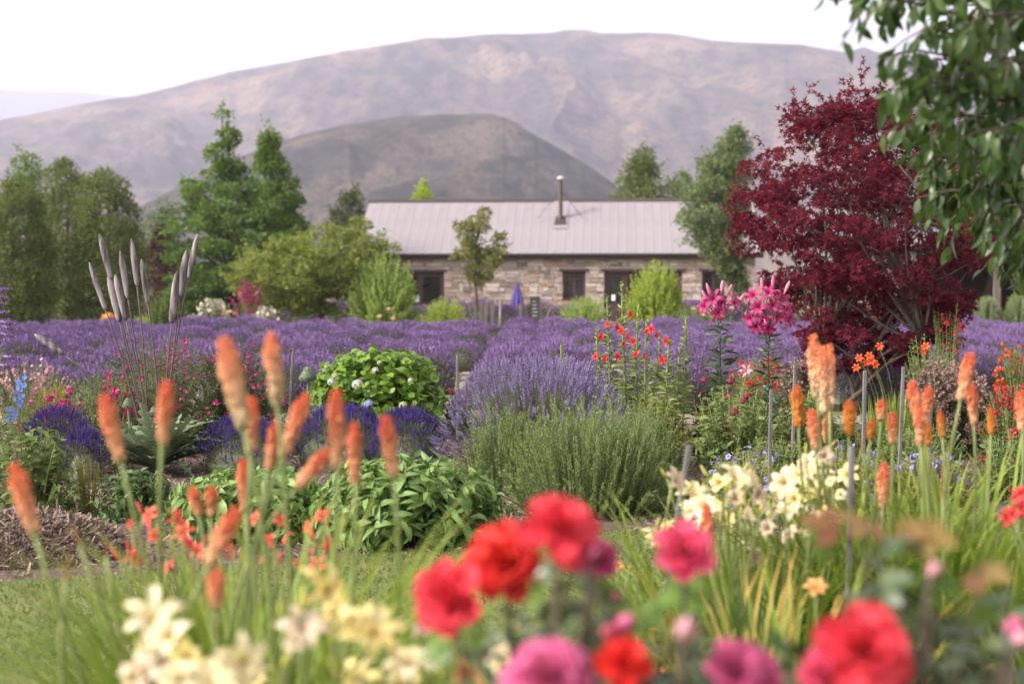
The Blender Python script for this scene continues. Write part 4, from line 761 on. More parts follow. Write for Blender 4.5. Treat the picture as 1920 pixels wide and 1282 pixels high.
# penstemon drifts, far side of the artichoke
PEN = [leaf(1, .22, 3, .5, .2), leaf(1, .18, 3, .2, .2)]; bell = [whorl(ring(5, o), [(.05, 0, .1), (.3, .5, .26), (.62, .75, .22)], 0, jit=.25, cols=2) for o in (0, .5)]; HEAD = join([leaf_lo(.9, .8, .1).mv(q * .5, orient(q[None], rdir(1))[0]) for q in rdir(9, .5)]); small = [daisy(5), daisy(4)]
bush('penstemon', 'airy penstemon with scattered magenta bells around the bulrush stems', 300, 13.6, 320, 205, 210, 34, NARROW, .065, 'herb', 'flowers', 'penstemons', edge=.6, ang=.8, stem='stem_dark', stem_r=.0035, flowers=[(bell, 'magenta', .08, .032, 'flowers', 7)])
bush('penstemon', 'dense bushy penstemon with faded flowers beside the hydrangea', 450, 13.8, 240, 195, 220, 34, NARROW, .065, 'herb_dark', 'flowers', 'penstemons', edge=.6, ang=.8, stem='stem_dark', stem_r=.0035, flowers=[(bell, 'magenta', .10, .03, 'flowers', 6)])
bush('penstemon', 'penstemon with bright magenta spikes above the deep violet lavender', 190, 12.9, 170, 165, 110, 26, NARROW, .065, 'herb', 'flowers', 'penstemons', edge=.5, ang=.8, stem_r=.0035, flowers=[(bell, 'magenta', .2, .036, 'flowers', 8)])
bush('penstemon', 'low penstemon with magenta flowers near the blue delphinium', 85, 13, 130, 120, 80, 24, NARROW, .065, 'herb', 'flowers', 'penstemons', edge=.5, ang=.8, stem_r=.0035, flowers=[(bell, 'magenta', .2, .033, 'flowers', 6)])
bush('feathery_perennial', 'pale pinkish feathery flower plant at the lavender edge', 60, 14.2, 200, 150, 160, 14, NARROW, .05, 'tree_grey', 'flowers', edge=.6, ang=.5, stem_r=.003, flowers=[(small, 'rose_bud', .4, .016, 'flowers', 7)])
bush('ornamental_grass', 'tuft of pale dry grass blades beside the bent bulrush', 105, 14.0, 90, 110, 80, 4, NARROW, .14, 'strap_gold', 'plant', edge=.7, ang=.25, stem='herb_gold', stem_r=.003)
# buddleja spikes at the edge
bd = thing('buddleja_bush', B(-60, 11.5), 'grey-green bush with purple cone spikes beyond the bent bulrush', 'shrub'); b = B(-60, 11.5); tips, _, _ = dome(60, .42, .42, 1.35, .6); st_, (R, P, S), f, g = shoots(b, tips, PEN, 20, .09); part('stems', st_, MT['stem'], bd, 'stuff'); part('foliage', instv(PEN, R, P, S), MT['tree_grey'], bd, 'stuff')
sp_ = lavspike(False); sp_.v[:, :2] *= .3; sp_ = join([sp_, lathe([(.03, -.05), (.09, .1), (.11, .5), (.03, 1.05)], 6)]); bm = build('flower_spike', sp_, MT['purple_spike'])
for x, y, ang in ((-12, 545, .1), (-14, 556, -.05), (-16, 572, .1), (0, 603, -.15), (4, 612, -.2), (-10, 590, .2), (2, 625, -.25), (-20, 640, .1), (6, 668, -.1), (-2, 685, 0)):
    p = W(x, y, 11.3); put('flower_spike', bm, bd, p, orient_z(np.array([[1, -.2, ang]]))[0], .12)
# delphinium
dl = thing('delphinium', B(28, 11.8), 'sky blue delphinium spike beside the magenta penstemon', 'flowers'); b = B(28, 11.8); p = W(38, 705, 11.8); st_ = stalk(dl, b, p, (0, 0, 1), .006, .003)
dm = [build('floret', t_, MT['blue'], True) for t_ in small]
for i in range(28): s_ = i / 27; q = W(24 + 16 * s_ + U(-1, 1) * 17 * (1 - .6 * s_), 792 - 85 * s_, 11.8 + U(-.06, .06)); put('floret', dm[i % 2], st_, q, orient_z(np.array([[U(-.8, .8), -1, .2]]))[0], U(.017, .028))
tips, _, _ = dome(26, .28, .28, .5); st2, (R, P, S), f, g = shoots(b, tips, ML, 9, .09); part('foliage', instv(ML, R, P, S), MT['herb'], dl, 'stuff')
# leafy plant and stakes by the mulch heap
DL = [leaf(1, .5, 4, .5, .2, .85, jag=.15), leaf(1, .42, 4, .8, .25, .85, jag=.15)]
bush('leafy_plant', 'upright green leafy plant supported beside two thin stakes', 60, 9.6, 190, 165, 70, 12, DL, .085, 'herb', 'plant', edge=.55, ang=1., taper=.2, s0=.2, stem_r=.005, parts=200)
bush('dry_stalk_plant', 'straw-yellow seeding plant beside the leafy stake plant', 165, 9.8, 80, 110, 60, 9, NARROW, .04, 'herb_gold', 'plant', ang=.6, stem='herb_gold', stem_r=.0025)
def stake(label, top, bot, d, wd, grp='garden stakes', name='garden_stake', m='stake'):
    p1 = W(*top, d); p0 = W(*bot, d); g0 = p0 + (p1 - p0) * (-p0[2] / (p1[2] - p0[2])); r = M(wd / 2.4, d); t_ = tube([g0, (g0 + p1) / 2, p1 - (p1 - g0) * .02, p1], [r, r, r * .97, r * .8], 5); tag(part(name, t_, MT[m], None), label, 'stake', grp)
stake('thin pale stake leaning beside the mulch heap', (80, 948), (93, 1040), 8.6, 6); stake('thin pale upright stake beside the mulch heap', (107, 935), (107, 1025), 8.7, 6)
stake('short grey stake between hydrangea and big lavender', (858, 666), (858, 735), 14.2, 8); stake('short grey stake beside the artichoke heads', (549, 660), (547, 700), 14.8, 7)
stake('grey stake in front of the dahlias below the magenta lily', (1446, 730), (1443, 890), 9.2, 9); stake('grey stake behind the palest pokers', (1491, 683), (1488, 800), 10.4, 9)
stake('grey stake beneath the red maple trunk', (1622, 695), (1620, 800), 10., 10); stake('grey stake in front of the dusty pink flowers', (1694, 687), (1690, 790), 10.2, 9)
stake('thick grey stake rising from the cream daylilies', (1598, 838), (1594, 1000), 5.2, 16); stake('thick leaning grey stake on the lawn side of the cream daylilies', (1293, 834), (1268, 985), 5.6, 14)
stake('grey stake behind the paired orange pokers', (1746, 728), (1744, 830), 9.2, 9)
# mulch heap
mh = thing('mulch_heap', np.array([*gp(40, 1060), 0]), 'heap of dry brown straw mulch at the bed edge', 'mulch heap'); c = np.array([*gp(20, 1050), 0])
n = 9000; r = np.sqrt(rng.random(n)); a = U(0, 6.28, n); hx, hy_ = .62, .5; P = np.c_[c[0] + hx * r * np.cos(a), c[1] + .15 + hy_ * r * np.sin(a), .22 * (1 - r ** 2.4) + U(0, .02, n)]
part('heap', lathe([(1, 0), (.93, .08), (.75, .19), (.5, .26), (.02, .3)], 24).mv().mv((0, 0, 0)).mv() if False else T(lathe([(1, 0), (.93, .05), (.75, .12), (.5, .17), (.02, .21)], 24).v * [hx, hy_, 1] + c + [0, .15, 0], lv=lathe([(1, 0)] * 5, 24).lv, tot=lathe([(1, 0)] * 5, 24).tot), MT['soil'], mh, smooth=True)
straw = T([(-.5, -.03, 0), (.5, -.03, .05), (.5, .03, .05), (-.5, .03, 0)], [(0, 1, 2, 3)]); part('straw', inst(straw, orient_z(rdir(n, 2.), U(0, 6, n)), P, U(.05, .14, n)), MT['mulch'], mh, 'stuff')

# ================================================================ the far right of the bed
# tall leafy stalks with coral-red flowers
sk = [((1165, 533), 1178, 12.2), ((1138, 556), 1150, 12.3), ((1212, 604), 1216, 12.1), ((1196, 578), 1196, 12.5), ((1254, 640), 1246, 12.0), ((1286, 598), 1275, 12.3), ((1118, 612), 1135, 12.4), ((1236, 625), 1232, 12.4), ((1274, 655), 1262, 12.1), ((1052, 645), 1075, 12.9)]
TL = [leaf(1, .26, 3, .6, .2), leaf(1, .22, 3, .9, .2)]
tlf = thing('tall_flower_clump', B(1205, 12.2), 'tall leafy green stalks with coral-red flowers behind the rosemary', 'flowers')
fm_ = [build('flower', join([whorl(ring(5, o), [(.05, 0, .1), (.5, .3, .4), (.9, .45, .34), (1.05, .25, .1)], .5, jit=.35), whorl(ring(3), [(.05, 0, .1), (.3, .5, .3), (.45, .75, .2)], .4, jit=.3)]), MT['scarlet'], True) for o in (0, .4)]
for (tp_, bx, d) in sk:
    p1 = W(*tp_, d); p0 = B(bx, d); k = stalk(tlf, p0, p1, (U(-.05, .05), 0, 1), .011, .007); L = p1[2]; m = int(260 * L / 1.4); s_ = U(.15, 1, m); a = U(0, 6.28, m); el = np.interp(s_, [0, .8, 1], [.2, .5, 1.2])
    D = np.c_[np.cos(a) * np.cos(el), np.sin(a) * np.cos(el), np.sin(el)]; P = p0 + (p1 - p0) * s_[:, None] ; P[:, 0] += 0; part('leaves', instv(TL, orient(D, np.c_[-np.cos(a), -np.sin(a), np.ones(m)] + rng.normal(size=(m, 3)) * .9), P, np.interp(s_, [0, .5, 1], [.13, .11, .045]) * U(.7, 1.2, m)), MT['tall_leaf'], k, 'stuff', True)
for i, (x, y) in enumerate([(1125, 632), (1117, 668), (1133, 674), (1156, 613), (1166, 622), (1182, 590), (1176, 632), (1158, 668), (1168, 645), (1188, 640), (1214, 622), (1222, 617), (1230, 630), (1250, 640), (1192, 665), (1140, 608), (1208, 668), (1243, 675)]): put('flower', fm_[i % 2], tlf, W(x, y, 12.05 + U(-.05, .05)), orient_z(np.array([[U(-.6, .6), -1, .2]]))[0], U(.024, .038))
bush('yellowing_perennial', 'green and yellowing foliage at the foot of the tall coral stalks', 1225, 12.0, 170, 150, 120, 12, TL, .075, 'herb_gold', 'plant', ang=1., stem_r=.004)
# lilies
LIL = [trumpet(6, 1.0, .45, .2, .1), trumpet(6, .9, .6, .2, .12)]; LB = [lathe([(.04, 0), (.10, .3), (.13, .65), (.06, .95), (.01, 1)], 7)]
def lily(label, px, d, topy, blooms, buds, mat, bend):
    b = B(px, d); root = thing('lily_plant', b, label, 'lily', 'pink lilies'); top = W(*bend, d); k = stalk(root, b, top, (0, 0, 1), .009, .006, 'lily_leaf', 'stem'); m = 120; s_ = np.linspace(.22, .97, m); a = np.arange(m) * 2.4; el = U(.1, .7, m)
    D = np.c_[np.cos(a) * np.cos(el), np.sin(a) * np.cos(el), np.sin(el)]; LLf = [leaf(1, .16, 4, .7, .2), leaf(1, .18, 4, 1.0, .2)]; P = b + (top - b) * s_[:, None]; leaves(root, 'leaf', LLf, MT['lily_leaf'], orient(D, np.c_[-np.cos(a), -np.sin(a), np.ones(m)] + rng.normal(size=(m, 3)) * .9), P, np.interp(s_, [.2, .6, 1], [.20, .21, .13]) * U(.8, 1.1, m), 150)
    me_ = [build('flower', t_, MT[mat], True) for t_ in LIL]; mb = build('bud', LB[0], MT['lily_bud'], True)
    for i, (x, y, ax, ay) in enumerate(blooms):
        p = W(x, y, d + U(-.07, .07)); q = orient_z(np.array([[ax, -.75, ay]]))[0]; k2 = stalk(root, top - [0, 0, U(0, .12)], p, q[:, 2], .004, .003, 'lily_leaf', 'flower_stalk'); put('flower', me_[i % 2], k2, p, q, U(.085, .1))
    for x, y, ax in buds: p = W(x, y, d + U(-.05, .05)); k2 = stalk(root, top, p, (ax, 0, 1), .004, .003, 'lily_leaf', 'flower_stalk'); put('bud', mb, k2, p, orient_z(np.array([[ax, -.1, 1]]))[0], .125)
lily('pink lily with dark stem and half-open reddish trumpets', 1362, 12.3, 540, [(1338, 562, -.3, .3), (1350, 570, .2, .1), (1372, 570, .7, .5), (1325, 575, -.8, .2), (1345, 585, 0, -.2)], [(1333, 556, -.35), (1352, 552, .1), (1362, 558, .4), (1328, 568, -.5), (1382, 575, .5)], 'lily_pink', (1350, 600))
lily('magenta lily with a dense head of open blooms', 1450, 12.0, 540, [(1415, 556, -.6, .4), (1440, 552, 0, .6), (1462, 560, .5, .4), (1425, 575, -.4, 0), (1447, 572, .1, .1), (1468, 582, .7, -.1), (1410, 596, -.8, -.2), (1432, 596, -.2, -.3), (1455, 592, .3, -.2), (1420, 608, -.4, -.5), (1472, 598, .8, -.3), (1440, 610, 0, -.6)], [(1430, 548, -.1), (1448, 545, .05), (1470, 552, .4)], 'lily_pink', (1441, 622))
lp = thing('small_lily', B(1402, 11.6), 'single low pale pink lily bloom between the lily stems', 'lily'); k = stalk(lp, B(1402, 11.6), W(1398, 698, 11.5), (0, -.3, 1), .005, .004); put('flower', build('flower', LIL[0], MT['rose_bud'], True), k, W(1398, 696, 11.5), orient_z(np.array([[.1, -1, .3]]))[0], .06); t5, _, _ = dome(10, .12, .12, .5); s5, (R, P, S), f, g = shoots(B(1402, 11.6), t5, TL, 10, .08); part('foliage', instv(TL, R, P, S), MT['herb'], lp, 'stuff')
# dahlias
for px, wd, hp, lab, nf in ((1370, 200, 190, 'leafy dahlia with tiny dark wine pompoms beside the tall coral stalks', 5), (1510, 140, 170, 'leafy green dahlia beneath the palest pokers', 2)):
    b_ = bush('dahlia_plant', lab, px, 11.0 if nf > 3 else 11.3, wd, hp, 110, 13, DL, .085, 'herb', 'plant', edge=.55, ang=1.05, taper=.25, s0=.15, stem_r=.005, parts=250)
    pm = build('pompom', floret_ball(40, .8, .4), MT['wine'])
    for x, y in [(1371, 714), (1378, 773), (1395, 751), (1402, 742), (1322, 712)][:nf] if nf > 3 else [(1510, 690), (1530, 705)]: put('pompom', pm, b_, W(x, y, 10.6), np.eye(3), .035)
bush('dark_dahlia', 'dark burgundy dahlia foliage with crimson buds between stalks and lily', 1322, 12.6, 70, 175, 40, 12, DL, .08, 'plum_leaf', 'plant', ang=1., stem='stem_dark', flowers=[(small, 'wine', .3, .04, 'flowers', 'tip')])
DS = [daisy(5, .5)]
bush('dusty_pink_perennial', 'broad mound of dusty pink-brown flower heads beside the crocosmia', 1778, 13.2, 190, 168, 285, 25, NARROW, .065, 'herb_dark', 'flowers', 'dusty pink perennials', edge=.7, ang=.8, stem='stem_dark', flowers=[([HEAD], 'dusty_pink', .95, .032, 'flower_heads', 4)])
bush('dusty_pink_perennial', 'dusty pink flower heads between the magenta lily and maple', 1505, 13.6, 110, 165, 165, 25, NARROW, .065, 'herb_dark', 'flowers', 'dusty pink perennials', edge=.7, ang=.8, stem='stem_dark', flowers=[([HEAD], 'dusty_pink', .9, .032, 'flower_heads', 4)])
bush('scarlet_penstemon', 'coral-red flowered penstemon behind the lilies', 1425, 14.5, 150, 150, 120, 28, NARROW, .065, 'herb', 'flowers', 'scarlet penstemons', ang=.8, edge=.65, flowers=[(bell, 'scarlet', .25, .036, 'flowers', 7)])
bush('scarlet_penstemon', 'crimson penstemon thick with spikes beside the dusty pink mound', 1895, 12.4, 130, 150, 135, 28, NARROW, .065, 'herb', 'flowers', 'scarlet penstemons', ang=.8, edge=.6, flowers=[(bell, 'crimson', .22, .034, 'flowers', 8), (bell, 'scarlet', .06, .034, 'flowers', 6)])
bush('scarlet_penstemon', 'bright orange-red flowers below the shelter and clipped shrubs', 1905, 16.2, 90, 145, 90, 22, NARROW, .075, 'herb', 'flowers', 'scarlet penstemons', ang=.8, edge=.7, flowers=[(bell, 'crocosmia', .16, .045, 'flowers', 7)])
bush('scarlet_penstemon', 'coral flowers poking through the lower maple branches', 1775, 16.4, 80, 220, 45, 22, NARROW, .075, 'herb', 'flowers', 'scarlet penstemons', ang=.8, edge=.8, flowers=[(bell, 'scarlet', .2, .035, 'flowers', 7)])
cr = thing('crocosmia_clump', B(1672, 12.6), 'fan of upright sword leaves with orange-red flowers under the maple', 'flowers'); clump(cr, 'leaf', 'strap', B(1672, 12.6), 130, .62, .024, .22, 130, (.03, .35), (.05, .5)); fm2 = build('flower', trumpet(6, .9, .1, .24), MT['crocosmia'], True)
for x, y in [(1612, 672), (1622, 680), (1630, 668), (1640, 684), (1606, 690), (1648, 650), (1634, 677), (1736, 650), (1728, 660)]: k = stalk(cr, B(1655 if x < 1700 else 1690, 12.6), W(x, y, 12.4), (-.3, 0, .6), .003, .002); put('flower', fm2, k, W(x, y, 12.4), orient_z(np.array([[U(-.5, .5), -1, .3]]))[0], .045)
bush('green_perennial', 'dark green leafy plant in front of the crimson penstemon', 1890, 10.4, 150, 130, 90, 12, DL, .075, 'herb_dark', 'plant', 'green fillers', ang=1., edge=.55)
bush('green_perennial', 'dark green leafy plant below the dusty pink mound', 1745, 11.6, 150, 110, 90, 12, DL, .075, 'herb_dark', 'plant', 'green fillers', ang=1., edge=.55)
bush('green_perennial', 'tall leafy stems beside the maple with pale tips', 1740, 15.6, 110, 175, 50, 16, ML, .10, 'herb', 'plant', 'green fillers', ang=.9, edge=.7)
bush('green_perennial', 'green leafy plant behind the hydrangea at the path', 860, 14.8, 70, 90, 50, 12, DL, .07, 'herb', 'plant', 'green fillers', ang=.9, edge=.6, flowers=[(small, 'crimson', .12, .035, 'flowers', 'tip')])
bush('green_perennial', 'dark green leafy plant at the foot of the maple trunk', 1610, 12.0, 150, 105, 110, 14, DL, .075, 'herb_dark', 'plant', 'green fillers', ang=1., edge=.55)
bush('green_perennial', 'mid green leafy plant between dahlia and bellflowers', 1450, 10.4, 150, 120, 100, 14, DL, .07, 'herb', 'plant', 'green fillers', ang=1., edge=.55)
bush('green_perennial', 'leafy green plant among the rearmost grey stakes', 1700, 10.6, 170, 125, 110, 14, DL, .07, 'herb', 'plant', 'green fillers', ang=1., edge=.55)
BL = [trumpet(6, .6, .1, .3)]
for px, wd, hp, d, lab in ((1400, 190, 128, 9.4, 'golden-green bellflower with violet bells beside the large rosemary'), (1580, 230, 150, 9.3, 'golden-green bellflower with violet bells behind the cream daylilies'), (1750, 200, 140, 9.2, 'golden-green bellflower with violet bells among the orange pokers')):
    bush('bellflower', lab, px, d, wd, hp, 220, 30, NARROW, .055, 'herb_gold', 'flowers', 'bellflowers', ang=.85, edge=.6, flowers=[(BL, 'bell', .22, .03, 'bells', 4)])

# ================================================================ near plants
PK = [pokerspike(150, .125), pokerspike(130, .135), spentspike()]
pm = {k: [build('flower_spike', t_, MT[k], True) for t_ in PK] for k in ('poker', 'poker_pale', 'poker_gold', 'poker_spent')}
def pokers(label, base_px, d, spikes, nleaf, L, spread, lean=(.1, .8), droop=(.5, 1.8), leafmat='strap', nmax=150):
    b = B(base_px, d); root = thing('red_hot_poker_clump', b, label, 'flowers', 'red-hot pokers')
    clump(root, 'leaf_blade', leafmat, b, nleaf, L, .020, spread, nmax, lean, droop)
    for (x1, y1, x0, y0, wd, dd, kind) in spikes:
        p1, p0 = W(x1, y1, dd), W(x0, y0, dd); ax = p1 - p0; LL = np.linalg.norm(ax); ax = unit(ax + np.array([0, U(-.12, .12), 0]) * LL); g0 = b + np.array([(p0[0] - b[0]) * .3, (dd - d) * .4 + U(-.05, .05), 0])
        k = stalk(root, g0, p0, ax, .0075, .0055); m = PK[0]; wsc = M(wd, dd) / (.39 * LL); q = orient_z(ax[None], np.array([U(0, 6)]))[0] @ np.diag([wsc, wsc, 1.])
        if kind == 'poker_spent': put('flower_spike', pm[kind][2], k, p0, q, LL)
        else: put('flower_spike', pm[kind][rng.integers(2)], k, p0, q, LL)
A = 'poker'; Pp = 'poker_pale'; Gd = 'poker_gold'; Sx = 'poker_spent'
pokers('tall clump of orange red-hot pokers beside the lawn, behind cream daylilies', 500, 3.5, [(420, 630, 455, 790, 44, 3.3, Pp), (507, 622, 519, 745, 36, 3.4, Pp), (470, 745, 469, 838, 34, 3.7, A), (192, 740, 224, 855, 34, 3.5, A), (314, 712, 304, 822, 33, 3.5, A), (576, 738, 533, 845, 32, 3.6, A), (522, 785, 504, 872, 28, 3.8, A), (633, 728, 632, 864, 34, 3.4, A), (664, 790, 666, 898, 29, 3.6, A), (722, 778, 736, 882, 34, 3.5, A), (620, 842, 562, 906, 32, 3.7, A), (455, 860, 460, 950, 27, 3.9, A), (22, 870, 62, 990, 38, 3.2, A), (446, 952, 396, 1046, 40, 3.2, A), (405, 1066, 405, 1134, 36, 3.0, A), (135, 980, 150, 1022, 14, 3.3, Sx), (128, 1036, 122, 1090, 12, 3.2, Sx), (196, 1010, 200, 1042, 10, 3.6, Sx), (362, 912, 372, 962, 26, 3.9, A), (398, 912, 396, 962, 26, 3.9, A)], 380, 1.08, .25, (.03, .5), (.25, 1.4))
pokers('far clump of orange red-hot pokers rising behind the cream daylilies', 1625, 5.7, [(1522, 626, 1532, 735, 27, 5.5, Pp), (1541, 648, 1547, 765, 27, 5.4, Pp), (1556, 645, 1556, 760, 24, 5.8, Pp), (1495, 722, 1497, 792, 25, 5.6, Gd), (1520, 766, 1528, 836, 24, 5.4, A), (1591, 750, 1592, 810, 26, 5.7, Gd), (1552, 776, 1550, 826, 18, 5.9, A), (1655, 750, 1652, 784, 22, 5.8, A), (1635, 784, 1632, 820, 18, 5.7, Gd), (1674, 772, 1674, 826, 23, 5.5, A), (1655, 866, 1656, 942, 25, 5.2, A), (1327, 945, 1330, 1030, 24, 4.9, A), (1610, 812, 1618, 850, 9, 5.5, Sx)], 230, .95, .26)
pokers('clump of orange red-hot pokers beside the crimson penstemon', 1770, 5.5, [(1713, 714, 1722, 792, 25, 5.4, A), (1742, 724, 1734, 788, 24, 5.5, A), (1721, 762, 1726, 828, 22, 5.3, A), (1740, 790, 1741, 832, 15, 5.6, Gd), (1764, 770, 1767, 816, 15, 5.7, Gd), (1820, 660, 1803, 742, 27, 5.3, A), (1820, 718, 1826, 788, 22, 5.4, A), (1860, 766, 1858, 810, 15, 5.7, Gd), (1916, 733, 1917, 802, 24, 5.3, A), (1769, 870, 1768, 935, 9, 5.0, Sx)], 520, 1.0, .46, (.08, .8), (.3, 1.7))
# daylilies
DY = [trumpet(6, o, b_, w_, .3, .6) for o, b_, w_ in ((1., .18, .26), (.85, .1, .3), (.55, .0, .26), (1.05, .4, .24), (.7, .5, .24), (.9, .3, .3), (.35, .1, .2))]
BUD = budt(); BUD.v *= [.45, .45, 1]
def daylilies(label, base_px, d, flowers, fsize, mats_, nleaf, L, spread, nbud, leafmat='strap', group='daylilies', nmax=150, budm='bud_green', box_=None, lean=(.1, .9), droop=(.6, 2.)):
    b = B(base_px, d); root = thing('daylily_clump', b, label, 'flowers', group); clump(root, 'leaf_blade', leafmat, b, nleaf, L, .018, spread, nmax, lean, droop)
    me_ = {m: [build('flower', t_, MT[m], True) for t_ in DY] for m in set(mats_) | {fl[2] for fl in flowers if len(fl) > 2}}; bm = build('bud', BUD, MT[budm], True)
    for i, fl in enumerate(flowers):
        x, y = fl[:2]; mm = fl[2] if len(fl) > 2 else mats_[i % len(mats_)]; sz = fl[3] if len(fl) > 3 else 1.; dd = d + U(-.28, .28) * spread / .3; p = W(x, y, dd); dv = np.array([U(-.8, .8), -U(.2, 1), U(.1, .9)])
        k = stalk(root, b + (p - b) * [.35, .35, 0], p, dv * .5 + [0, 0, 1], .005, .0035); put('flower', me_[mm][rng.integers(7)], k, p - unit(dv) * fsize * .3, orient_z(dv[None], np.array([U(0, 6)]))[0], fsize * sz * U(.9, 1.12))
    for i in range(nbud):
        x, y = flowers[rng.integers(len(flowers))][:2]; p = W(x + U(-45, 45) * 3 / d, y + U(-30, 55) * 3 / d, d + U(-.2, .2)); k = stalk(root, b + (p - b) * [.35, .35, 0], p, (U(-.3, .3), 0, 1), .004, .003); put('bud', bm, k, p, orient_z(np.array([[U(-.7, .7), U(-.5, .2), 1]]))[0], U(.035, .06))
daylilies('cream daylilies low in front of the tall poker clump', 400, 2.7, [(285, 1160), (318, 1195, 'cream', 1.), (352, 1238), (272, 1262), (335, 1272), (455, 1238), (430, 1262, 'cream_yellow'), (300, 1240), (245, 1275), (395, 1285), (480, 1270)], .052, ['cream', 'cream', 'cream_yellow', 'cream_old'], 260, .88, .26, 12)
daylilies('yellow and cream daylilies between the pokers and the red roses', 660, 2.8, [(612, 1105, 'cream_yellow', 1.1), (690, 1165, 'cream_yellow'), (568, 1180, 'cream_old'), (655, 1165), (630, 1150, 'cream_yellow', .8), (700, 1185), (785, 1185, 'cream_old'), (770, 1245, 'cream'), (670, 1272, 'cream_yellow'), (760, 1265, 'cream'), (552, 1200, 'cream_old', .7), (745, 1290, 'cream_yellow')], .052, ['cream', 'cream_yellow'], 260, .88, .26, 12)
daylilies('cream and apricot daylilies half hidden under the red roses', 930, 2.6, [(960, 1215, 'cream', .8), (935, 1225, 'cream', .7), (862, 1265, 'rose_apricot', 1.1), (880, 1275, 'rose_apricot', 1.), (980, 1190, 'cream_yellow', .6)], .052, ['cream'], 90, .62, .2, 4)
daylilies('coral-red daylilies at the lawn edge behind the pokers', 440, 4.7, [(245, 982), (293, 1006), (345, 1000), (282, 968), (330, 975), (480, 972), (525, 978), (540, 1008), (578, 990), (600, 966), (615, 1022), (495, 1050), (430, 1030), (370, 1032), (555, 1055), (596, 1062), (250, 1045), (452, 1040), (320, 1062), (628, 1030), (505, 1010), (410, 1002), (385, 1010)], .036, ['coral'], 300, .82, .38, 34, budm='coral')
daylilies('large clump of cream daylilies with withered blooms beside the thick stakes', 1420, 5.5, [(1300, 925), (1320, 950), (1350, 905), (1378, 895), (1298, 960), (1265, 900, 'cream_old', .8), (1310, 985), (1470, 905), (1500, 890), (1525, 885), (1545, 895), (1490, 935), (1455, 945), (1480, 960), (1395, 1002, 'cream', 1.2), (1380, 935, 'cream_old'), (1400, 965), (1420, 925, 'cream_old'), (1440, 990, 'cream_old', .8), (1515, 1000, 'cream_old', .9), (1535, 930), (1560, 905), (1580, 930), (1565, 960, 'cream_yellow', .9), (1548, 970, 'cream_yellow', .8), (1520, 955, 'cream_old'), (1345, 950), (1360, 975, 'cream_yellow'), (1405, 900), (1515, 865, 'cream_old', .8), (1545, 855, 'cream_old', .8), (1480, 1000, 'cream_old', .8), (1415, 1045, 'cream_old', .8), (1640, 985, 'cream_old', .8), (1430, 950), (1590, 890)], .062, ['cream', 'cream', 'cream_yellow'], 460, .85, .5, 40, nmax=150)
daylilies('two cream daylily blooms leaning over the lawn', 1240, 5.3, [(1218, 1005, 'cream', 1.1), (1250, 985, 'cream_yellow', .7), (1160, 1060, 'rose_apricot', .7)], .055, ['cream'], 40, .45, .12, 4)
gl = thing('yellowing_daylily_leaves', B(1430, 4.0), 'clump of yellowing strap leaves between the rose bushes', 'plant'); clump(gl, 'leaf_blade', 'strap_gold', B(1430, 4.0), 150, .78, .016, .32, 150, (.05, .6), (.3, 1.4)); clump(gl, 'leaf_blade', 'strap', B(1480, 4.1), 60, .80, .016, .2, 60, (.05, .5), (.3, 1.))
k = stalk(gl, B(1530, 4.), W(1530, 1105, 4.), (0, 0, 1), .004, .003); put('flower', build('flower', DY[1], MT['rose_apricot'], True), k, W(1530, 1100, 4.) - [0, 0, .01], orient_z(np.array([[0, -.6, .8]]))[0], .036)
bush('fine_green_plant', 'fine-leaved green plant with tiny orange flowers on the lawn edge', 1220, 4.8, 190, 250, 90, 22, PEN, .045, 'herb', 'plant', ang=.8, edge=.5, flowers=[(small, 'orange_flower', .12, .02, 'flowers', 'tip')])
dr = thing('dark_red_daylily', B(1960, 4.6), 'dark red daylily blooms beside the grassy poker leaves', 'flowers'); md = [build('flower', t_, MT['scarlet'], True) for t_ in DY]
for i, (x, y) in enumerate([(1902, 935), (1912, 955), (1898, 965), (1918, 925), (1925, 950), (1890, 972)]): p = W(x, y, 4.6 + U(-.1, .1)); k = stalk(dr, B(1960, 4.6), p, (-.4, 0, 1), .005, .004); put('flower', md[i % 4], k, p, orient_z(np.array([[U(-.5, .5), -1, .4]]))[0], .034)
clump(dr, 'leaf_blade', 'strap', B(1960, 4.6), 90, .7, .018, .2, 90)

# roses
RS = [rose(), rose(((2, .08, .6, .15), (3, .2, .66, .3), (4, .4, .62, .5), (5, .7, .45, .75), (6, 1., .25, .85))), rose(((2, .1, .62, .2), (3, .25, .68, .4), (4, .5, .5, .7), (5, .9, .12, .9), (4, 1.1, -.1, .9)))]
RB = join([whorl(ring(3, k * .9), [(.1, 0, .1), (.3 - .05 * k, .35, .3), (.28 - .06 * k, .75, .25), (.08, 1.05, .04)], .9) for k in range(3)])
one = leaf(1, .62, 4, .35, .2, .95)
RL = [join([one.mv((0, .9, 0), sc=1.), *[one.mv((s * .05, y, 0), rotz(-s * 1.05), k) for s in (-1, 1) for y, k in ((.45, .8), (.8, .92))], tube([(0, 0, 0), (0, .5, .02), (0, .95, 0)], .02, 3)]) for _ in range(1)] + [join([one.mv((0, .75, 0), sc=1.05), *[one.mv((s * .05, .6, 0), rotz(-s * .95), .95) for s in (-1, 1)], tube([(0, 0, 0), (0, .4, .02), (0, .8, 0)], .02, 3)])]
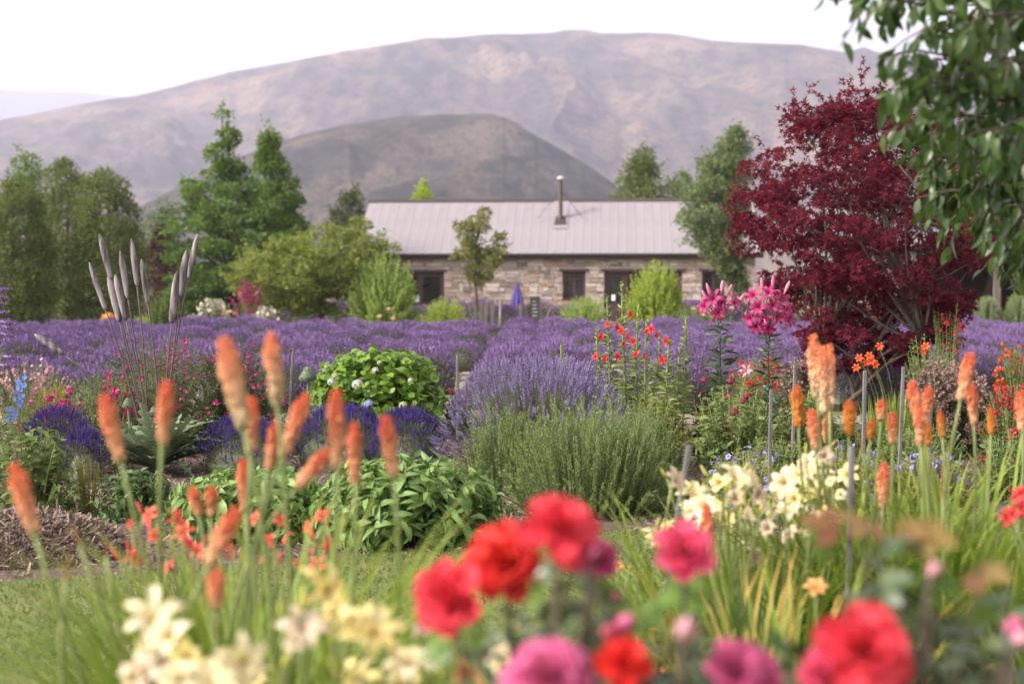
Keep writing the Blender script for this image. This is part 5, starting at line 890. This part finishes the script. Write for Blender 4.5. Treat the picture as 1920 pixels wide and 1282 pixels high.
def rosebush(label, base_px, d, blooms, tips_px, lsize=.04, per=6, parts=220, extra_leaf=None, bsize=.055):
    b = B(base_px, d); root = thing('rose_bush', b, label, 'rose', 'rose bushes by the lawn'); bl = {}
    tip = []
    for (x, y, m, sz, ax, az, var) in blooms:
        dd = d - U(.04, .16); p = W(x, y, dd); dv = np.array([ax, -.75, az]); k = stalk(root, b + (p - b) * [.25, .25, 0], p, unit(dv) * .5 + [0, 0, 1], .006, .0035, 'stem_dark', 'cane'); key = (m, var)
        if key not in bl: bl[key] = build('bloom' if var < 3 else 'bud', (RS + [RB])[var], MT[m], True)
        put('bloom' if var < 3 else 'bud', bl[key], k, p - unit(dv) * bsize * sz * .2, orient_z(dv[None], np.array([U(0, 6)]))[0], bsize * 1.95 * sz * (1 if var < 3 else .62)); tip.append(p - [0, 0, .04])
    for (x, y, s_) in tips_px: tip.append(W(x, y, d + s_))
    tip = np.array(tip) - b; st_, (R, P, S), f, g = shoots(b, tip, RL, per, lsize, s0=.35, ang=1.15, curve=.3, taper=.1, stem_r=.0045, root_spread=.25); part('canes', st_, MT['stem_dark'], root, 'stuff'); leaves(root, 'leaf', RL, MT['rose_leaf'], R, P, S, parts)
    if extra_leaf:
        for m, pts in extra_leaf:
            e = [build('leaf', t_, MT[m], True) for t_ in RL]
            for x, y in pts: put('leaf', e[rng.integers(2)], root, W(x, y, d + .05), orient(np.array([[U(-1, 1), U(-.6, .2), U(-.5, .3)]]), np.array([[0, -.7, .8]]))[0], lsize * U(.9, 1.3))
    return root
rt = lambda n, x0, x1, y0, y1: [(U(x0, x1), U(y0, y1), U(.02, .4)) for _ in range(n)]
rosebush('rose bush with big bright red and coral blooms above the lawn', 1040, 2.35, [(842, 1120, 'rose_coral', 1.12, -.5, .2, 1), (948, 1052, 'rose_red', 1.15, -.2, .35, 0), (1048, 985, 'rose_coral', 1.1, .1, .7, 2), (1075, 1020, 'rose_pink', .8, .4, .2, 1), (1165, 1172, 'rose_mauve', .8, .2, .3, 3), (1148, 1190, 'rose_pink', .7, -.2, .3, 3), (1130, 1045, 'rose_mauve', .6, .4, .3, 2), (1110, 1040, 'rose_mauve', .45, .2, .3, 3), (1152, 1120, 'rose_mauve', .4, .2, .3, 3)], rt(34, 930, 1200, 1040, 1290), .04, 9, 240, [('rose_green', [(1050, 1110), (930, 1180), (1010, 1200), (1180, 1170), (860, 1205)])])
rosebush('rose bush of magenta and mauve blooms with a flame-red flower', 1180, 2.15, [(1028, 1268, 'rose_mauve', 1.05, -.1, .8, 0), (1060, 1276, 'rose_pink', .7, .3, .5, 1), (1172, 1243, 'rose_red', .72, .1, .5, 2), (1380, 1258, 'rose_mauve', .85, .2, .5, 1), (1420, 1268, 'rose_mauve', .8, .3, .4, 2), (1282, 1190, 'rose_bud', .8, .1, .5, 3), (1352, 1222, 'rose_red', .5, .1, .5, 3)], rt(30, 1030, 1480, 1190, 1300), .042, 9, 220)
rosebush('single soft pink rose on a tall stem above cream daylilies', 1330, 2.5, [(1283, 1032, 'rose_pink', .92, -.1, .45, 1)], [(1340, 1110, 0), (1300, 1130, .1), (1230, 1120, .05), (1270, 1170, 0), (1360, 1180, 0)], .05, 6, 60, [('rose_green', [(1345, 1105), (1360, 1120), (1215, 1130)])])
rosebush('rose bush with huge coral-red open bloom and bronze new shoots', 1680, 2.2, [(1620, 1218, 'rose_coral', 1.25, 0, .35, 2), (1640, 1180, 'rose_red', .6, .3, .8, 1), (1545, 1268, 'rose_pink', .7, -.4, .3, 1), (1892, 1178, 'rose_mauve', .6, .2, .4, 3), (1905, 1200, 'rose_bud', .6, .1, .3, 3), (1745, 1075, 'rose_bud', .5, .2, .6, 3)], rt(44, 1560, 1920, 1080, 1290) + [(1620, 1000, 0), (1650, 960, .1), (1740, 1060, 0), (1690, 1030, 0), (1830, 1080, 0)], .045, 9, 260, [('rose_new', [(1640, 965), (1660, 990), (1680, 1000), (1610, 1000), (1800, 1070)]), ('rose_green', [(1690, 1080), (1580, 1040), (1500, 1230), (1850, 1200), (1450, 1240)])])

# ================================================================ the overhanging cherry tree
ct = thing('cherry_tree', B(2240, 6.4), 'broad-leaved cherry tree with drooping leaves overhanging the red maple', 'tree'); b = B(2240, 6.4)
CL = [leaf(1, .40, 4, .5, .3, .8), leaf(1, .36, 4, .8, .35, .75), leaf(1, .44, 4, .25, .2, .85), leaf(1, .38, 4, 1.1, .3, .8, twist=.5)]
tp_ = np.array([b, b + [-.04, -.03, .8], b + [-.10, -.12, 1.6], b + [-.2, -.25, 2.4], b + [-.22, -.3, 3.2], b + [-.2, -.3, 3.9]]); tk = [tube(tp_, [.15, .125, .11, .09, .06, .02], 10)]
tipsC = [((1634, -8), 5.0), ((1682, 2), 5.2), ((1742, 50), 5.0), ((1760, 110), 5.3), ((1737, 162), 5.1), ((1782, 190), 5.4), ((1812, 50), 5.6), ((1802, 140), 5.2), ((1840, 30), 4.9), ((1832, 210), 5.5), ((1797, 255), 6.2), ((1782, 305), 6.6), ((1772, 295), 6.0), ((1772, 360), 6.5), ((1822, 265), 5.7), ((1852, 325), 6.2), ((1872, 240), 5.0), ((1872, 385), 6.3), ((1897, 110), 4.9), ((1772, -50), 5.1), ((1772, -50), 5.3), ((1872, -40), 5.0), ((1912, 285), 5.2), ((1922, 405), 6.), ((1822, 335), 6.8), ((1802, 395), 6.9), ((1802, 120), 5.9), ((1792, 220), 6.1), ((1842, 120), 5.9), ((1882, 170), 6.2), ((1862, 265), 6.8), ((1772, -10), 5.7), ((1812, 10), 6.0), ((1700, 150), 5.6), ((1725, 95), 5.2), ((1735, 215), 5.9), ((1760, 260), 6.3), ((1790, 330), 6.6), ((1760, 345), 6.9), ((1850, 400), 6.6), ((1890, 450), 6.8), ((1910, 395), 6.1), ((1930, 470), 6.6)]
ex = []
while len(ex) < 60:
    q_ = rdir(1, .15)[0] * np.array([1.9, 1.9, 1.35]) * U(.6, 1.) + tp_[4] - [0, 0, .2]
    if q_[2] < 1.75 or q_[1] < 3.6: continue
    x_, y_ = 960 + q_[0] / q_[1] * F, 530 + (CAMH - q_[2]) / q_[1] * F
    if x_ < 2010 and y_ > -90: continue
    ex.append(q_)
LP, LD = [], []
for p1 in [W(*q, d) for q, d in tipsC] + ex:
    zz = np.clip(p1[2] - .25 + U(-.3, .2), 1.7, 3.4); fk = np.array([np.interp(zz, tp_[:, 2], tp_[:, k]) for k in range(3)]); mid = fk * .45 + p1 * .55 + np.array([0, U(-.15, .15), .22]); s_ = np.linspace(0, 1, 12)[:, None]; pts = (1 - s_) ** 2 * fk + 2 * s_ * (1 - s_) * mid + s_ ** 2 * p1; tk.append(tube(pts, np.linspace(.024, .004, 12), 5, False))
    tg = unit(p1 - mid)
    for j in range(11):
        u = U(.5, 1.0) if j > 2 else 1.; c = np.array([np.interp(u, np.linspace(0, 1, 12), pts[:, i]) for i in range(3)]); tw = unit(tg + rng.normal(size=3) * .6 + [0, 0, -.3]); L = U(.05, .22); e = c + tw * L + [0, 0, -.03]
        tk.append(tube([c, (c + e) / 2 + [0, 0, .01], e], [.004, .003, .002], 3, False))
        for m in range(4): LP.append(c + (e - c) * (m + .6) / 4); LD.append(unit(tw * .5 + rng.normal(size=3) * .42 + [0, 0, -.95]))
LP, LD = np.array(LP), np.array(LD); n = len(LP); part('trunk', join(tk), MT['bark'], ct, smooth=True)
leaves(ct, 'leaf', CL, MT['cherry'], orient(LD, rng.normal(size=(n, 3)) * .6 + [-.3, -.7, .3]), LP, U(.06, .11, n), 300)
